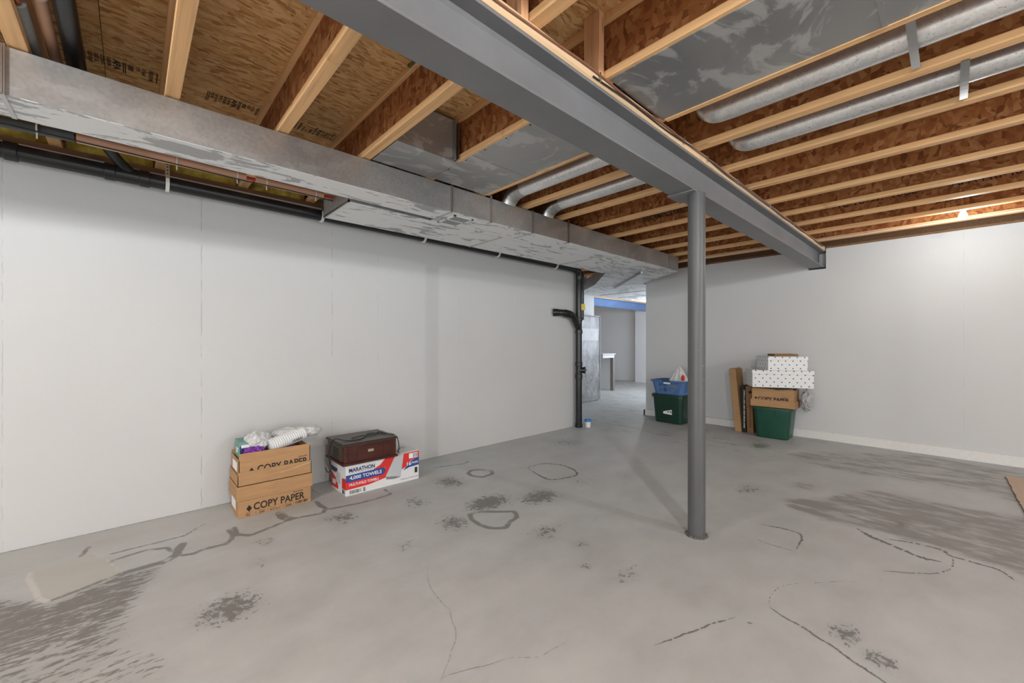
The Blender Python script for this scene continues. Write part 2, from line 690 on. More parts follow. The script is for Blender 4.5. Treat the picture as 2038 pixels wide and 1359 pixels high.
def barcode(x0, y0, x1, y1, n=16, seed=1):
    rnd = random.Random(seed)
    out = []
    x = x0
    st = (x1 - x0) / n
    for i in range(n):
        wd = st * rnd.uniform(0.25, 0.8)
        out.append(rect(x, y0, x + wd, y1))
        x += st
    return out


X, Y, Zv = (1, 0, 0), (0, 1, 0), (0, 0, 1)

# ------------------------------------------------------------------ main dimensions
XL = -3.772          # left wall face
YF = 6.425           # far wall face
ZJ = 2.445           # underside of joists
ZS = 2.747           # underside of subfloor
ZD0, ZD1 = 2.238, 2.438
JY = [2.645 + 0.4937 * k for k in range(-13, 8)]    # far lower edge of each joist

# ================================================================== THE SETTING
# ------------------------------------------------------------------ floor
def seg_dist(PX, PY, pts):
    d = np.full(PX.shape, 9.0)
    for (ax, ay), (bx_, by_) in zip(pts, pts[1:]):
        dx, dy = bx_ - ax, by_ - ay
        L = dx * dx + dy * dy + 1e-12
        t = np.clip(((PX - ax) * dx + (PY - ay) * dy) / L, 0, 1)
        d = np.minimum(d, np.hypot(PX - ax - t * dx, PY - ay - t * dy))
    return d


def poly_sd(PX, PY, pts):
    """signed distance, negative inside"""
    d = seg_dist(PX, PY, list(pts) + [pts[0]])
    ins = np.zeros(PX.shape, bool)
    n = len(pts)
    for i in range(n):
        x1, y1 = pts[i]
        x2, y2 = pts[(i + 1) % n]
        c = ((y1 > PY) != (y2 > PY)) & (PX < (x2 - x1) * (PY - y1) / (y2 - y1 + 1e-12) + x1)
        ins ^= c
    return np.where(ins, -d, d)


def sst(v, lo, hi):
    t = np.clip((v - lo) / (hi - lo), 0, 1)
    return t * t * (3 - 2 * t)


def build_floor():
    xs = np.concatenate([[-9.2, -7.5, -6, -5, -4.3], np.arange(-3.8, 1.2, 0.02), [1.2, 2, 3, 4.2, 6.2]])
    ys = np.concatenate([[-5.7, -4.2, -3, -2, -1.2], np.arange(-0.7, 6.46, 0.02), [6.5, 7, 7.5, 8, 9, 10, 11, 12.4]])
    nx, ny = len(xs), len(ys)
    PX, PY = np.meshgrid(xs, ys, indexing='ij')
    PX, PY = PX.ravel(), PY.ravel()
    P1 = [(-3.341, -0.391), (-3.364, -0.304), (-3.384, -0.213), (-3.386, -0.151), (-3.271, -0.111), (-3.207, -0.095), (-3.004, -0.04), (-2.955, -0.168), (-2.91, -0.29), (-2.926, -0.313), (-3.085, -0.35), (-3.268, -0.394)]
    rims = [  # (polyline, half width)
        ([(-2.91, -0.29), (-2.955, -0.168), (-3.004, -0.04)], 0.012),
        ([(-3.2, -0.088), (-3.224, -0.047), (-3.241, 0.064), (-3.192, 0.155), (-3.13, 0.168)], 0.012),
        ([(-2.999, -0.04), (-3.003, 0.059), (-3.007, 0.146), (-3.059, 0.187), (-3.188, 0.227)], 0.022),
        ([(-3.019, 0.215), (-2.996, 0.269), (-3.024, 0.312), (-3.009, 0.42), (-3.053, 0.453), (-3.128, 0.473), (-3.219, 0.463)], 0.014),
        ([(-3.318, -0.091), (-3.324, -0.011), (-3.317, 0.089), (-3.316, 0.236), (-3.346, 0.273), (-3.442, 0.355)], 0.009),
        ([(-3.09, 0.463), (-3.105, 0.497), (-3.039, 0.551), (-3.068, 0.644), (-3.106, 0.755), (-3.134, 0.805), (-3.104, 0.908), (-3.084, 1.007), (-3.147, 1.051), (-3.267, 1.041)], 0.014),
        ([(-3.241, 0.495), (-3.109, 0.493)], 0.014),
        ([(-3.296, 0.779), (-3.198, 0.777), (-3.134, 0.805)], 0.03),
        ([(-3.406, -0.214), (-3.529, -0.186)], 0.011),
        ([(-3.121, 1.067), (-3.084, 1.263), (-3.077, 1.409), (-3.094, 1.537), (-3.231, 1.546)], 0.012),
        ([(-3.339, 1.044), (-3.223, 1.034), (-3.131, 1.057)], 0.015),
        ([(-3.092, 2.312), (-3.142, 2.383), (-3.108, 2.471), (-2.998, 2.521), (-2.923, 2.469), (-2.913, 2.338), (-3.011, 2.295), (-3.092, 2.312)], 0.018),
        ([(-2.125, 2.016), (-2.163, 2.033), (-2.335, 1.839), (-2.339, 1.762), (-2.266, 1.727), (-2.157, 1.715), (-2.078, 1.731), (-2.01, 1.812), (-2.062, 1.903), (-2.075, 1.978), (-2.125, 2.016)], 0.016),
        ([(-3.465, 2.166), (-3.365, 2.457), (-3.395, 2.55)], 0.010),
    ]
    rim = np.full(PX.shape, 1.0)
    for pts, hw in rims:
        rim = np.minimum(rim, seg_dist(PX, PY, pts) - hw)
    crack = np.full(PX.shape, 0.4)
    whites = [[(-3.344, -0.394), (-3.268, -0.394), (-3.085, -0.35), (-2.97, -0.326), (-2.91, -0.29)],
              [(-3.405, -0.162), (-3.305, -0.119), (-3.223, -0.099), (-3.122, -0.069), (-3.004, -0.04)]]
    wh = np.minimum(seg_dist(PX, PY, whites[0]) - 0.010, seg_dist(PX, PY, whites[1]) - 0.002)
    # worn / stained zones (density of speckle) : centre, radius x, radius y, strength
    zones = [(-2.42, 2.0, .13, .20, .95), (-2.23, 2.38, .13, .19, .85), (-2.31, 1.61, .14, .11, .75), (-2.24, 1.21, .10, .10, .50),
             (-1.80, 1.96, .10, .13, .62), (-1.17, 1.92, .07, .12, .55), (-1.36, 1.82, .04, .05, .6), (-3.01, 2.05, .17, .14, .75),
             (-2.80, 1.60, .14, .11, .6), (-2.90, 1.09, .12, .10, .7), (-1.53, 2.0, .05, .06, .6), (-2.21, 2.92, .11, .16, .45),
             (-2.06, 3.32, .10, .16, .45), (-1.16, 3.78, .11, .20, .60), (-1.55, 5.48, .10, .18, .8), (-0.23, 3.8, .04, .09, .8), (-0.60, 1.975, .01, .01, 1.0),
             (-2.27, .33, .14, .14, .80), (-2.62, .52, .10, .07, .45), (-2.87, .60, .09, .07, .55), (-2.93, 1.05, .10, .10, .6),
             (-0.30, 2.20, .06, .09, .70), (-0.19, 2.12, .07, .07, .7), (-3.24, 3.91, .25, .33, .55)]
    dI = np.zeros(PX.shape)
    dY = np.zeros(PX.shape)
    for cx, cy, rx, ry, s in zones:
        q = ((PX - cx) / rx) ** 2 + ((PY - cy) / ry) ** 2
        dI = np.maximum(dI, s * np.exp(-q * 0.75))
    # large worn zone at the lower left, running off towards the camera side
    reg = [(-3.15, -0.75), (-3.10, -0.46), (-2.9, -0.289), (-2.993, -0.04), (-3.04, 0.17), (-2.80, 0.10), (-2.50, 0.0), (-2.25, 0.02), (-2.0, 0.16), (-1.9, 0.05), (-2.1, -0.3), (-2.4, -0.75)]
    sd = poly_sd(PX, PY, reg)
    g = 1 - sst(sd, -0.10, 0.10)
    fade = 0.58 + 0.42 * sst(-PX, 2.15, 2.85) * (1 - 0.55 * sst(PY, -0.15, 0.12))
    dY = np.maximum(dY, g * fade)
    # right side and strip along the far wall : streaks run along the far wall
    regr = [(-0.954, 3.729), (-0.718, 4.047), (-0.52, 4.536), (-0.21, 4.594), (0.069, 4.587), (0.6, 4.7), (0.6, 3.45), (0.268, 3.4), (0.004, 3.464), (-0.254, 3.519), (-0.4, 3.487), (-0.579, 3.452), (-0.811, 3.53)]
    dX = 0.95 * (1 - sst(poly_sd(PX, PY, regr), -0.12, 0.06))
    regf = [(-1.25, 5.25), (-1.104, 5.68), (-0.287, 6.303), (0.163, 6.3), (1.2, 6.2), (1.2, 4.9), (0.374, 4.915), (-0.107, 5.05), (-0.635, 4.893), (-1.0, 5.0)]
    dX = np.maximum(dX, 0.74 * (1 - sst(poly_sd(PX, PY, regf), -0.15, 0.12)))
    q = ((PX + 0.86) / .13) ** 2 + ((PY - 4.2) / .13) ** 2
    dX = np.maximum(dX, 0.9 * np.exp(-q))
    dX = np.maximum(dX, 0.46 * sst(PY, 4.5, 5.1) * sst(-PX, 0.9, 1.8))
    dX = np.maximum(dX, 0.55 * sst(PY, 5.6, 6.6))
    beige = 1 - sst(poly_sd(PX, PY, P1), -0.015, 0.015)
    beige = np.maximum(beige, 0.35 * (1 - sst(seg_dist(PX, PY, [(-3.7, -0.7), (-3.55, 0.4)]), 0.1, 0.3)))
    beige = np.maximum(beige, 0.5 * (1 - sst(np.hypot((PX + 0.86) / 1.3, PY - 4.2), 0.08, 0.14)))
    # the wall-floor joint is a dark, ragged line
    joint = np.where(PY < 4.8, PX - XL, 0.3) + 0.1
    verts = np.stack([PX, PY, np.zeros_like(PX)], 1)
    idx = np.arange(nx * ny).reshape(nx, ny)
    q = np.stack([idx[:-1, :-1], idx[1:, :-1], idx[1:, 1:], idx[:-1, 1:]], -1).reshape(-1, 4)
    me = bpy.data.meshes.new('floor')
    me.from_pydata(verts.tolist(), [], q.tolist())
    for nm, chans in (('wear_a', (dY, dX, np.clip(rim, -0.1, 0.4) + 0.1, np.clip(crack, 0, 0.4))),
                      ('wear_b', (np.clip(wh, -0.1, 0.4) + 0.1, beige, np.clip(joint, 0, 0.5), dI))):
        at = me.attributes.new(nm, 'FLOAT_COLOR', 'POINT')
        at.data.foreach_set('color', np.stack(chans, 1).astype('f').ravel())
    me.update()
    # material
    t = NT('worn_concrete')
    co = t.co()
    A = t.n('ShaderNodeAttribute', attribute_name='wear_a')
    B = t.n('ShaderNodeAttribute', attribute_name='wear_b')
    a = t.rgb(A.outputs['Color'])
    b = t.rgb(B.outputs['Color'])
    n_big = t.noise(co, 0.7, 4).outputs[0]
    n_mid = t.noise(t.map(co, (2.2, 1.4, 1)), 2.0, 5, 0.6).outputs[0]
    col = t.ramp(n_big, [(0.3, (0.452, 0.467, 0.46)), (0.7, (0.51, 0.53, 0.53))])
    col = t.mix(0.75, col, t.ramp(n_mid, [(0.3, (0.84, 0.84, 0.83)), (0.5, (0.98, 0.98, 0.98)), (0.7, (1.10, 1.10, 1.10))]), 'MULTIPLY')
    col = t.mix(t.math('MULTIPLY', b[1], 0.40), col, (0.50, 0.475, 0.40))
    # rims of the old patches
    wob = t.math('MULTIPLY', t.math('SUBTRACT', t.noise(co, 22, 5, 0.65).outputs[0], 0.5), 0.022)
    rd = t.math('ADD', t.math('SUBTRACT', a[2], 0.1), wob)
    rimf = t.sstep(rd, -0.004, 0.006, True)
    brk = t.sstep(t.noise(co, 9, 3).outputs[0], 0.30, 0.48)
    col = t.mix(t.math('MULTIPLY', t.math('MULTIPLY', rimf, brk), 0.72), col, (0.135, 0.125, 0.11))
    # worn patches with ragged speckled edges, streaks along the long walls
    def worn(den, stretch, c, dark, k, thr=0.70, soft=0.30, rg=0.72, gain=0.36, edge=0.025):
        nz = t.noise(t.map(co, stretch), 1.0, 8, rg, 0.2).outputs[0]
        v = t.math('SUBTRACT', t.math('ADD', nz, t.math('MULTIPLY', den, gain)), thr)
        f = t.sstep(v, -0.004, edge)
        f = t.math('MAXIMUM', f, t.math('MULTIPLY', t.math('MULTIPLY', den, den), soft))
        f = t.math('MULTIPLY', f, t.sstep(den, 0.02, 0.10))
        return t.mix(t.math('MULTIPLY', f, k), c, dark)
    col = worn(a[0], (40, 10, 1), col, (0.17, 0.162, 0.148), 0.88, thr=0.700, soft=0.45, gain=0.30, edge=0.05)
    mot = t.sstep(t.noise(t.map(co, (55, 16, 1)), 1.0, 6, 0.7).outputs[0], 0.56, 0.64)
    col = t.mix(t.math('MULTIPLY', t.math('MULTIPLY', mot, a[0]), 0.45), col, (0.36, 0.355, 0.34))
    col = worn(B.outputs['Alpha'], (30, 26, 1), col, (0.15, 0.145, 0.135), 0.85, thr=0.705, soft=0.50, rg=0.78)
    col = worn(a[1], (3.2, 8, 1), col, (0.235, 0.228, 0.21), 0.88, thr=0.635, soft=0.42, rg=0.70, edge=0.26)
    # pale scraped streaks in the worn zones
    pal = t.sstep(t.noise(t.map(co, (3.0, 14, 1)), 1.0, 5, 0.6).outputs[0], 0.55, 0.66)
    col = t.mix(t.math('MULTIPLY', t.math('MULTIPLY', pal, a[1]), 0.8), col, (0.50, 0.50, 0.49))
    # white ridges
    wd = t.math('ADD', t.math('SUBTRACT', b[0], 0.1), t.math('MULTIPLY', wob, 0.6))
    col = t.mix(t.math('MULTIPLY', t.sstep(wd, -0.004, 0.008, True), 0.75), col, (0.62, 0.61, 0.585))
    # joint along the left wall
    jw = t.math('ADD', t.math('SUBTRACT', b[2], 0.1), t.math('MULTIPLY', t.math('SUBTRACT', t.noise(t.map(co, (1, 30, 1)), 1.0, 5).outputs[0], 0.5), 0.020))
    col = t.mix(t.math('MULTIPLY', t.sstep(jw, 0.004, 0.010, True), 0.85), col, (0.05, 0.043, 0.035))
    # loose specks
    vo = t.voro(co, 11.0)
    s_ = t.math('SUBTRACT', t.math('MULTIPLY', t.rgb(vo.outputs['Color'])[0], 0.085), 0.055)
    col = t.mix(t.math('MULTIPLY', t.math('LESS_THAN', vo.outputs['Distance'], s_), 0.7), col, (0.11, 0.10, 0.09))
    h = t.math('SUBTRACT', t.noise(co, 18, 5).outputs[0], t.math('MULTIPLY', rimf, 0.5))
    t.bump(h, 0.12, 0.006)
    rough = t.ramp(n_mid, [(0.3, (0.42,) * 3), (0.7, (0.60,) * 3)])
    m = t.out(col, rough, 0.0, 0.35)
    me.materials.append(m)
    o = bpy.data.objects.new('floor', me)
    COL.objects.link(o)
    return struct(o)


FLOOR = build_floor()
CRACK_M = plain('crack_grit', (0.20, 0.193, 0.18), 0.9, var=0.5, scale=90)


def ribbon(name, pts, w, seed, jag=0.5, gap=0.0, wob=0.006):
    rnd = random.Random(seed)
    P = smooth_path([(p[0], p[1], 0) for p in pts], 12)
    bm = bmesh.new()
    prev = None
    for i, p in enumerate(P):
        q = P[min(i + 1, len(P) - 1)] - P[max(i - 1, 0)]
        n = Vector((-q.y, q.x, 0)).normalized()
        c = p + n * wob * mnoise.noise(p * 12 + Vector((seed, 0, 0)))
        e = min(1.0, 0.25 + 4.0 * min(i, len(P) - 1 - i) / len(P))
        h = w * 0.5 * e * (1 + jag * rnd.uniform(-1, 1))
        h2 = w * 0.5 * e * (1 + jag * rnd.uniform(-1, 1))
        a = (bm.verts.new((c + n * h) + Vector((0, 0, 0.0006))), bm.verts.new((c - n * h2) + Vector((0, 0, 0.0006))))
        if prev and rnd.random() > gap:
            bm.faces.new((prev[0], prev[1], a[1], a[0]))
        prev = a
    return obj(name, bm, CRACK_M, FLOOR)


ribbon('crack', [(-1.994, 1.228), (-1.877, 1.137), (-1.762, 1.091), (-1.631, 1.071), (-1.567, 1.069), (-1.497, 1.032), (-1.432, 1.008), (-1.359, 0.937), (-1.294, 0.862), (-1.255, 0.812)], 0.0016, 1, 0.7, 0.15)
ribbon('crack', [(-1.262, 0.821), (-1.259, 0.868), (-1.198, 0.998), (-1.163, 1.083), (-1.097, 1.162), (-1.083, 1.235), (-1.078, 1.323)], 0.0018, 2, 0.7, 0.15)
ribbon('crack', [(-0.575, 2.165), (-0.596, 2.279), (-0.561, 2.442), (-0.422, 2.618), (-0.23, 2.857)], 0.0025, 3, 0.8, 0.5)
ribbon('groove', [(-0.875, 3.111), (-0.746, 3.146), (-0.671, 3.141), (-0.642, 3.082), (-0.623, 2.894)], 0.014, 4, 0.6, 0.05)
ribbon('groove', [(-0.823, 2.847), (-0.706, 2.841), (-0.62, 2.855)], 0.006, 5, 0.6, 0.1)
ribbon('groove', [(-0.575, 2.165), (-0.506, 2.134), (-0.409, 2.104), (-0.327, 2.071), (-0.264, 2.036), (-0.207, 2.01), (-0.16, 1.989), (0.05, 1.89)], 0.010, 6, 0.5, 0.03)
ribbon('groove', [(-0.819, 1.551), (-0.78, 1.652), (-0.74, 1.758), (-0.704, 1.862), (-0.657, 1.972)], 0.008, 7, 0.6, 0.06)
ribbon('groove', [(-0.423, 3.506), (-0.343, 3.423), (-0.205, 3.343), (-0.117, 3.301), (-0.036, 3.317)], 0.026, 8, 0.6, 0.02)
ribbon('groove', [(-0.286, 3.444), (-0.16, 3.503), (-0.038, 3.506), (0.004, 3.447), (0.164, 3.43), (0.221, 3.336)], 0.016, 9, 0.6, 0.05)
ribbon('groove', [(0.004, 3.447), (0.004, 3.273), (-0.056, 3.126), (-0.139, 3.046), (-0.254, 2.952)], 0.007, 10, 0.6, 0.2)
ribbon('groove', [(-2.835, 2.843), (-2.811, 3.062), (-2.615, 3.151), (-2.376, 3.041), (-2.417, 2.781), (-2.543, 2.744), (-2.835, 2.843)], 0.020, 11, 0.6, 0.02)

# ------------------------------------------------------------------ walls
def wall(name, boxes, mat):
    return struct(obj(name, bx(*boxes), mat))


wall('wall_left', [((XL - 0.20, -5.7, 0), (XL, 4.80, 2.408))], WALL_L)
# far wall with a pocket that takes the beam end
PX0, PX1, PZ = -1.262, -1.078, 2.165
wall('wall_far', [((-3.55, YF, 0), (PX0, YF + 0.20, 2.418)), ((PX1, YF, 0), (6.2, YF + 0.20, 2.418)),
                  ((PX0, YF, 0), (PX1, YF + 0.20, PZ)), ((PX0, YF + 0.16, PZ), (PX1, YF + 0.20, 2.418))], WALL_F)
wall('wall_right', [((6.0, -5.7, 0), (6.2, YF, 2.75))], WALL_F)
wall('wall_back', [((XL, -5.7, 0), (6.0, -5.5, 2.75))], WALL_F)
wall('wall_passage', [((-5.5, 4.6, 0), (-5.3, 7.37, 2.42)), ((-5.3, 4.6, 0), (XL - 0.2, 4.8, 2.42))], WALL_W)
wall('wall_end', [((-9.2, 11.8, 0), (-6.75, 12.0, 2.75)), ((-6.75, 11.55, 0), (-2.6, 12.0, 2.75))], WALL_W)
wall('wall_side', [((-9.2, 7.17, 0), (-5.5, 7.37, 2.75)), ((-9.2, 7.37, 0), (-9.0, 11.8, 2.75))], WALL_W)
wall('wall_daylight', [((-2.95, YF + 0.2, 0), (-2.75, 11.55, 2.75))], WALL_W)
bm = bmesh.new()
prof = [(0, 0), (-0.030, 0), (-0.030, 0.088), (-0.022, 0.098), (0, 0.104)]
for sgn in (0,):
    a = [bm.verts.new((-3.575, YF + p[0], p[1])) for p in prof]
    b = [bm.verts.new((6.0, YF + p[0], p[1])) for p in prof]
    n = len(prof)
    for i in range(n):
        bm.faces.new((a[i], a[(i + 1) % n], b[(i + 1) % n], b[i]))
    bm.faces.new(a)
    bm.faces.new(b)
add_box(bm, (-3.578, YF - 0.03, 0), (-3.552, YF + 0.20, 0.098))
struct(obj('baseboard_far', bm, BASE_M))
# treated sill plates lying on the wall tops and the rim boards behind them
struct(obj('trim_1', bx(((-3.9, YF + 0.015, 2.421), (PX0, YF + 0.155, ZJ)), ((PX1, YF + 0.015, 2.421), (6.0, YF + 0.155, ZJ)),
                        ((-3.9, YF + 0.12, ZJ), (6.0, YF + 0.155, ZS))), WOOD_DARK))
struct(obj('trim_2', bx(((XL - 0.155, -5.5, 2.411), (XL - 0.015, 4.8, ZJ)), ((XL - 0.155, -5.5, ZJ), (XL - 0.12, 4.8, ZS))), WOOD_DARK))

# ------------------------------------------------------------------ ceiling: subfloor sheets and I-joists
ceil = bpy.data.objects.new('ceiling', None)
COL.objects.link(ceil)
ceil.location = (0, 0, ZS)
struct(ceil)
obj('subfloor_backing', bx(((-9.2, -5.7, ZS + 0.020), (6.2, 12.4, ZS + 0.05))), OSB_FLOOR, ceil)
seam_x = [-9.2, -6.0, -4.77, -3.55, -2.33, -1.11, 0.11, 1.33, 6.2]
for i, (x0, x1) in enumerate(zip(seam_x, seam_x[1:])):
    off = 0.0 if i % 2 else 1.22
    ys = [-5.7] + [y for y in (-2.55 + off, -0.11 + off, 2.33 + off, 4.77 + off, 7.21 + off, 9.65 + off)] + [12.4]
    for y0, y1 in zip(ys, ys[1:]):
        obj('osb_sheet', bx(((x0 + 0.0015, y0 + 0.0015, ZS), (x1 - 0.0015, y1 - 0.0015, ZS + 0.018))), OSB_FLOOR, ceil)

FW = 0.058
web_me = {}
for k, ye in enumerate(JY):
    if ye < -5.4:
        continue
    x0 = -9.0 if ye > 4.9 else XL - 0.12
    key = x0
    if key not in web_me:
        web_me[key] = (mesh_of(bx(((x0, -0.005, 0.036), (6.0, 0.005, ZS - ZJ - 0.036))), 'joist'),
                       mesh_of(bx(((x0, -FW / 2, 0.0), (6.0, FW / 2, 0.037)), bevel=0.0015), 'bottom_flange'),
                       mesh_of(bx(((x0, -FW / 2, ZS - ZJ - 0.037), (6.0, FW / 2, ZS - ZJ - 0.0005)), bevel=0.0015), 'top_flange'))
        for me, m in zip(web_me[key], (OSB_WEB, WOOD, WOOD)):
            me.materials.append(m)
    wm, bf, tf = web_me[key]
    j = bpy.data.objects.new('joist', wm)
    COL.objects.link(j)
    j.parent = ceil
    j.location = (0, ye - FW / 2, ZJ - ZS)
    for nm, me in (('bottom_flange', bf), ('top_flange', tf)):
        f = bpy.data.objects.new(nm, me)
        COL.objects.link(f)
        f.parent = j
    # printed marks on the joist webs near the bulb
    if k in (18, 19, 16):
        L = {18: (('10-10-97  1060', -0.75, 0.55), ('APA PRI-400', 0.0, 0.42)), 19: (('PRI-40  10-26', -0.85, 0.5), ('E-RATED', -0.1, 0.3)), 16: (('PERFORMANCE RATED', -2.3, 0.5),)}[k]
        for body, xx, wd in L:
            text('stamp', body, (xx, ye - FW / 2 - 0.005, ZJ + 0.10), X, Zv, wd, 0.055, INK_SOFT, j, 0.01)

# grade stamps on the subfloor: lines of print read across the sheet, stacked along it
def stamp(y, flip, x=-3.055, ln=0.40):
    r, u = (Vector((-1, 0, 0)), Vector((0, 1, 0))) if not flip else (Vector((1, 0, 0)), Vector((0, -1, 0)))
    o = Vector((x, y, ZS)) if not flip else Vector((x - 0.12, y, ZS))
    k = ln / 0.40
    face_poly('stamp', [rect(0, q * k, 0.12, (q + 0.006) * k) for q in (0.0, 0.012, 0.215, 0.225, 0.385)], o, r, u, INK_SOFT, ceil, 0.0012)
    text('stamp', 'PS 2-92 SHEATHING\nSIZED FOR SPACING\nEXPOSURE 1 23/32\nT&G NET WIDTH 47 1/2\nPANEL GRADE', o + u * 0.025 * k, r, u, 0.115, 0.135 * k, INK_SOFT, ceil, 0.02)
    text('stamp', 'APA', o + u * 0.168 * k, r, u, 0.11, 0.038 * k, INK_SOFT, ceil, 0.03)
    text('stamp', '000', o + u * 0.240 * k + r * 0.01, r, u, 0.06, 0.030 * k, INK_SOFT, ceil, 0.02)
    text('stamp', 'RATED STURD-I-FLOOR\n24 OC  PRP-108', o + u * 0.280 * k, r, u, 0.08, 0.05 * k, INK_SOFT, ceil, 0.012)
    text('stamp', 'THIS SIDE DOWN', o + u * 0.345 * k, r, u, 0.115, 0.022 * k, INK_SOFT, ceil, 0.02)


stamp(-0.215, False, ln=0.33)
stamp(0.335, False, ln=0.30)
stamp(1.13, True, ln=0.30)

# ================================================================== STEEL
# ------------------------------------------------------------------ main beam
BX0, BX1, BZ0, BZ1 = -1.248, -1.092, 2.183, 2.392
BXC = (BX0 + BX1) / 2
t_ = thing('steel_beam', 'long dark grey steel I-beam under the joists, carried by the round post', 'beam', (BXC, 2.6, BZ0))
yb0, yb1 = -5.5, YF + 0.10
obj('bottom_flange', bx(((BX0, yb0, BZ0), (BX1, yb1, BZ0 + 0.011)), bevel=0.002), STEEL, t_)
bm = bmesh.new()
R = 0.012
zz0, zz1 = BZ0 + 0.011, BZ1 - 0.011
prof = [(-0.004 - R, zz0), (-0.004, zz0 + R), (-0.004, zz1 - R), (-0.004 - R, zz1), (0.004 + R, zz1), (0.004, zz1 - R), (0.004, zz0 + R), (0.004 + R, zz0)]
a = [bm.verts.new((BXC + p[0], yb0, p[1])) for p in prof]
b = [bm.verts.new((BXC + p[0], yb1, p[1])) for p in prof]
for i in range(8):
    bm.faces.new((a[i], a[(i + 1) % 8], b[(i + 1) % 8], b[i]))
obj('web', bm, STEEL, t_, smooth=True)
obj('top_flange', bx(((BX0, yb0, BZ1 - 0.011), (BX1, yb1, BZ1)), bevel=0.002), STEEL, t_)
obj('nailer_plate', bx(((BX0 - 0.002, yb0, BZ1), (BX1 + 0.004, yb1, ZJ - 0.0005)), bevel=0.002), WOOD_Y, t_)

# ------------------------------------------------------------------ round post
PXC, PYC = -1.103, 2.640
PXC = BXC + 0.06
t_ = thing('steel_post', 'round dark grey steel post standing on the concrete under the beam', 'post', (-1.108, 2.642, 0))
pc = (-1.108, 2.642)


def cyl(c, r, z0, z1, seg=40):
    return tube([(c[0], c[1], z0), (c[0], c[1], z1)], r, seg)


obj('shaft', cyl(pc, 0.052, 0.0, BZ0 - 0.010), STEEL_COL, t_, smooth=True)
obj('cap_plate', bx(((BX0 - 0.012, pc[1] - 0.09, BZ0 - 0.010), (BX1 + 0.006, pc[1] + 0.09, BZ0 - 0.0005)), bevel=0.001), STEEL, t_)
# tab of the cap plate folded up over the flange edge
obj('cap_tab', bx(((BX1 + 0.001, pc[1] - 0.005, BZ0 - 0.010), (BX1 + 0.009, pc[1] + 0.088, BZ0 + 0.024)), bevel=0.0035, seg=2), STEEL, t_, smooth=True)
bm = bmesh.new()
rnd = random.Random(3)
rings = []
for rr, zz in ((0.070, 0.0), (0.062, 0.008), (0.0525, 0.013)):
    rings.append([((pc[0] + math.cos(2 * math.pi * k / 36) * (rr + rnd.uniform(-.005, .005) * (zz < .012)), pc[1] + math.sin(2 * math.pi * k / 36) * (rr + rnd.uniform(-.005, .005) * (zz < .012)))) for k in range(36)])
obj('base_caulk', loft(list(zip(rings, (0.0, 0.008, 0.013))), cap0=False), plain('base_caulk', (0.10, 0.095, 0.085), 0.8, var=0.3), t_)

# ------------------------------------------------------------------ blue beam in the far room
t_ = thing('blue_steel_beam', 'blue steel beam crossing the ceiling of the far room', 'beam', (-6.3, 9.5, 2.18))
obj('bottom_flange', bx(((-6.37, 7.4, 2.180), (-6.21, 11.78, 2.193)), bevel=0.002), BLUE_STEEL, t_)
obj('web', bx(((-6.296, 7.4, 2.193), (-6.284, 11.78, 2.378))), BLUE_STEEL, t_)
obj('top_flange', bx(((-6.37, 7.4, 2.378), (-6.21, 11.78, 2.392)), bevel=0.002), BLUE_STEEL, t_)
obj('nailer_plate', bx(((-6.37, 7.4, 2.392), (-6.21, 11.78, ZJ - 0.001))), WOOD_Y, t_)

# ------------------------------------------------------------------ timber blocks standing on the beam beside the joists
for yj, lab in ((JY[11] - FW - 0.024, 'upright pine block on the beam beside the wide sheet metal panel'),
                (JY[10] - FW - 0.024, 'upright pine block on the beam at the top edge, nearest block')):
    tag(obj('squash_block', bx(((BX1 - 0.085, yj - 0.019, ZJ), (BX1 + 0.002, yj + 0.019, ZS - 0.001)), bevel=0.002), WOOD_Z), lab, 'wood block', 'timber blocks on the steel beam')

# ------------------------------------------------------------------ cables stapled along the nailer plate
def wavy(y0, y1, z, amp, ph, x=BX1 + 0.010, n=70):
    pts = []
    for i in range(n + 1):
        y = y0 + (y1 - y0) * i / n
        pts.append((x + 0.002 * math.sin(y * 9 + ph), y, z + amp * mnoise.noise(Vector((y * 1.7, ph, 0)))))
    return pts


t_ = thing('ceiling_cable', 'thin brown cable stapled along the wooden plate on the steel beam', 'cable', (BX1, 2.5, 2.42))
obj('cable_run', tube(wavy(-1.0, 6.3, 2.428, 0.020, 1.0), 0.0045, 8), CABLE_BR, t_, smooth=True)
bm = bmesh.new()
for y in (0.75, 1.55, 2.4, 2.75, 3.3, 4.1, 4.9):
    add_box(bm, (BX1 + 0.003, y - 0.003, 2.405), (BX1 + 0.016, y + 0.003, 2.445))
obj('staples', bm, CLEAT, t_)['kind'] = 'stuff'
t_ = tag(obj('ceiling_cable', tube(wavy(1.5, 6.25, 2.416, 0.022, 5.0), 0.004, 8), CABLE_BK, smooth=True), 'thin black cable sagging beside the brown one on the beam plate', 'cable')

# ================================================================== DUCTS
DXF, DXB = -2.63, -2.876
t_ = thing('supply_duct', 'long rectangular sheet metal duct running the length of the left wall', 'duct', (-2.75, 2.2, ZD0))
secs = [(-1.6, -0.385, DXB), (-0.385, 1.81, DXB), (1.81, 2.706, -2.937), (2.706, 5.36, -2.937), (5.36, 5.66, -2.937)]
for y0, y1, xb in secs:
    obj('duct_section', bx(((xb, y0 + 0.001, ZD0), (DXF, y1 - 0.001, ZD1)), bevel=0.002), DUCT, t_)
for y in (-0.385, 1.81, 2.706, 5.36):
    obj('cleat', bx(((DXF, y - 0.014, ZD0 - 0.002), (DXF + 0.006, y - 0.001, ZD1 + 0.004)), ((DXF, y + 0.001, ZD0 - 0.002), (DXF + 0.010, y + 0.006, ZD1 + 0.004)),
                    ((DXB, y - 0.010, ZD0 - 0.004), (DXF + 0.006, y + 0.006, ZD0))), CLEAT, t_)
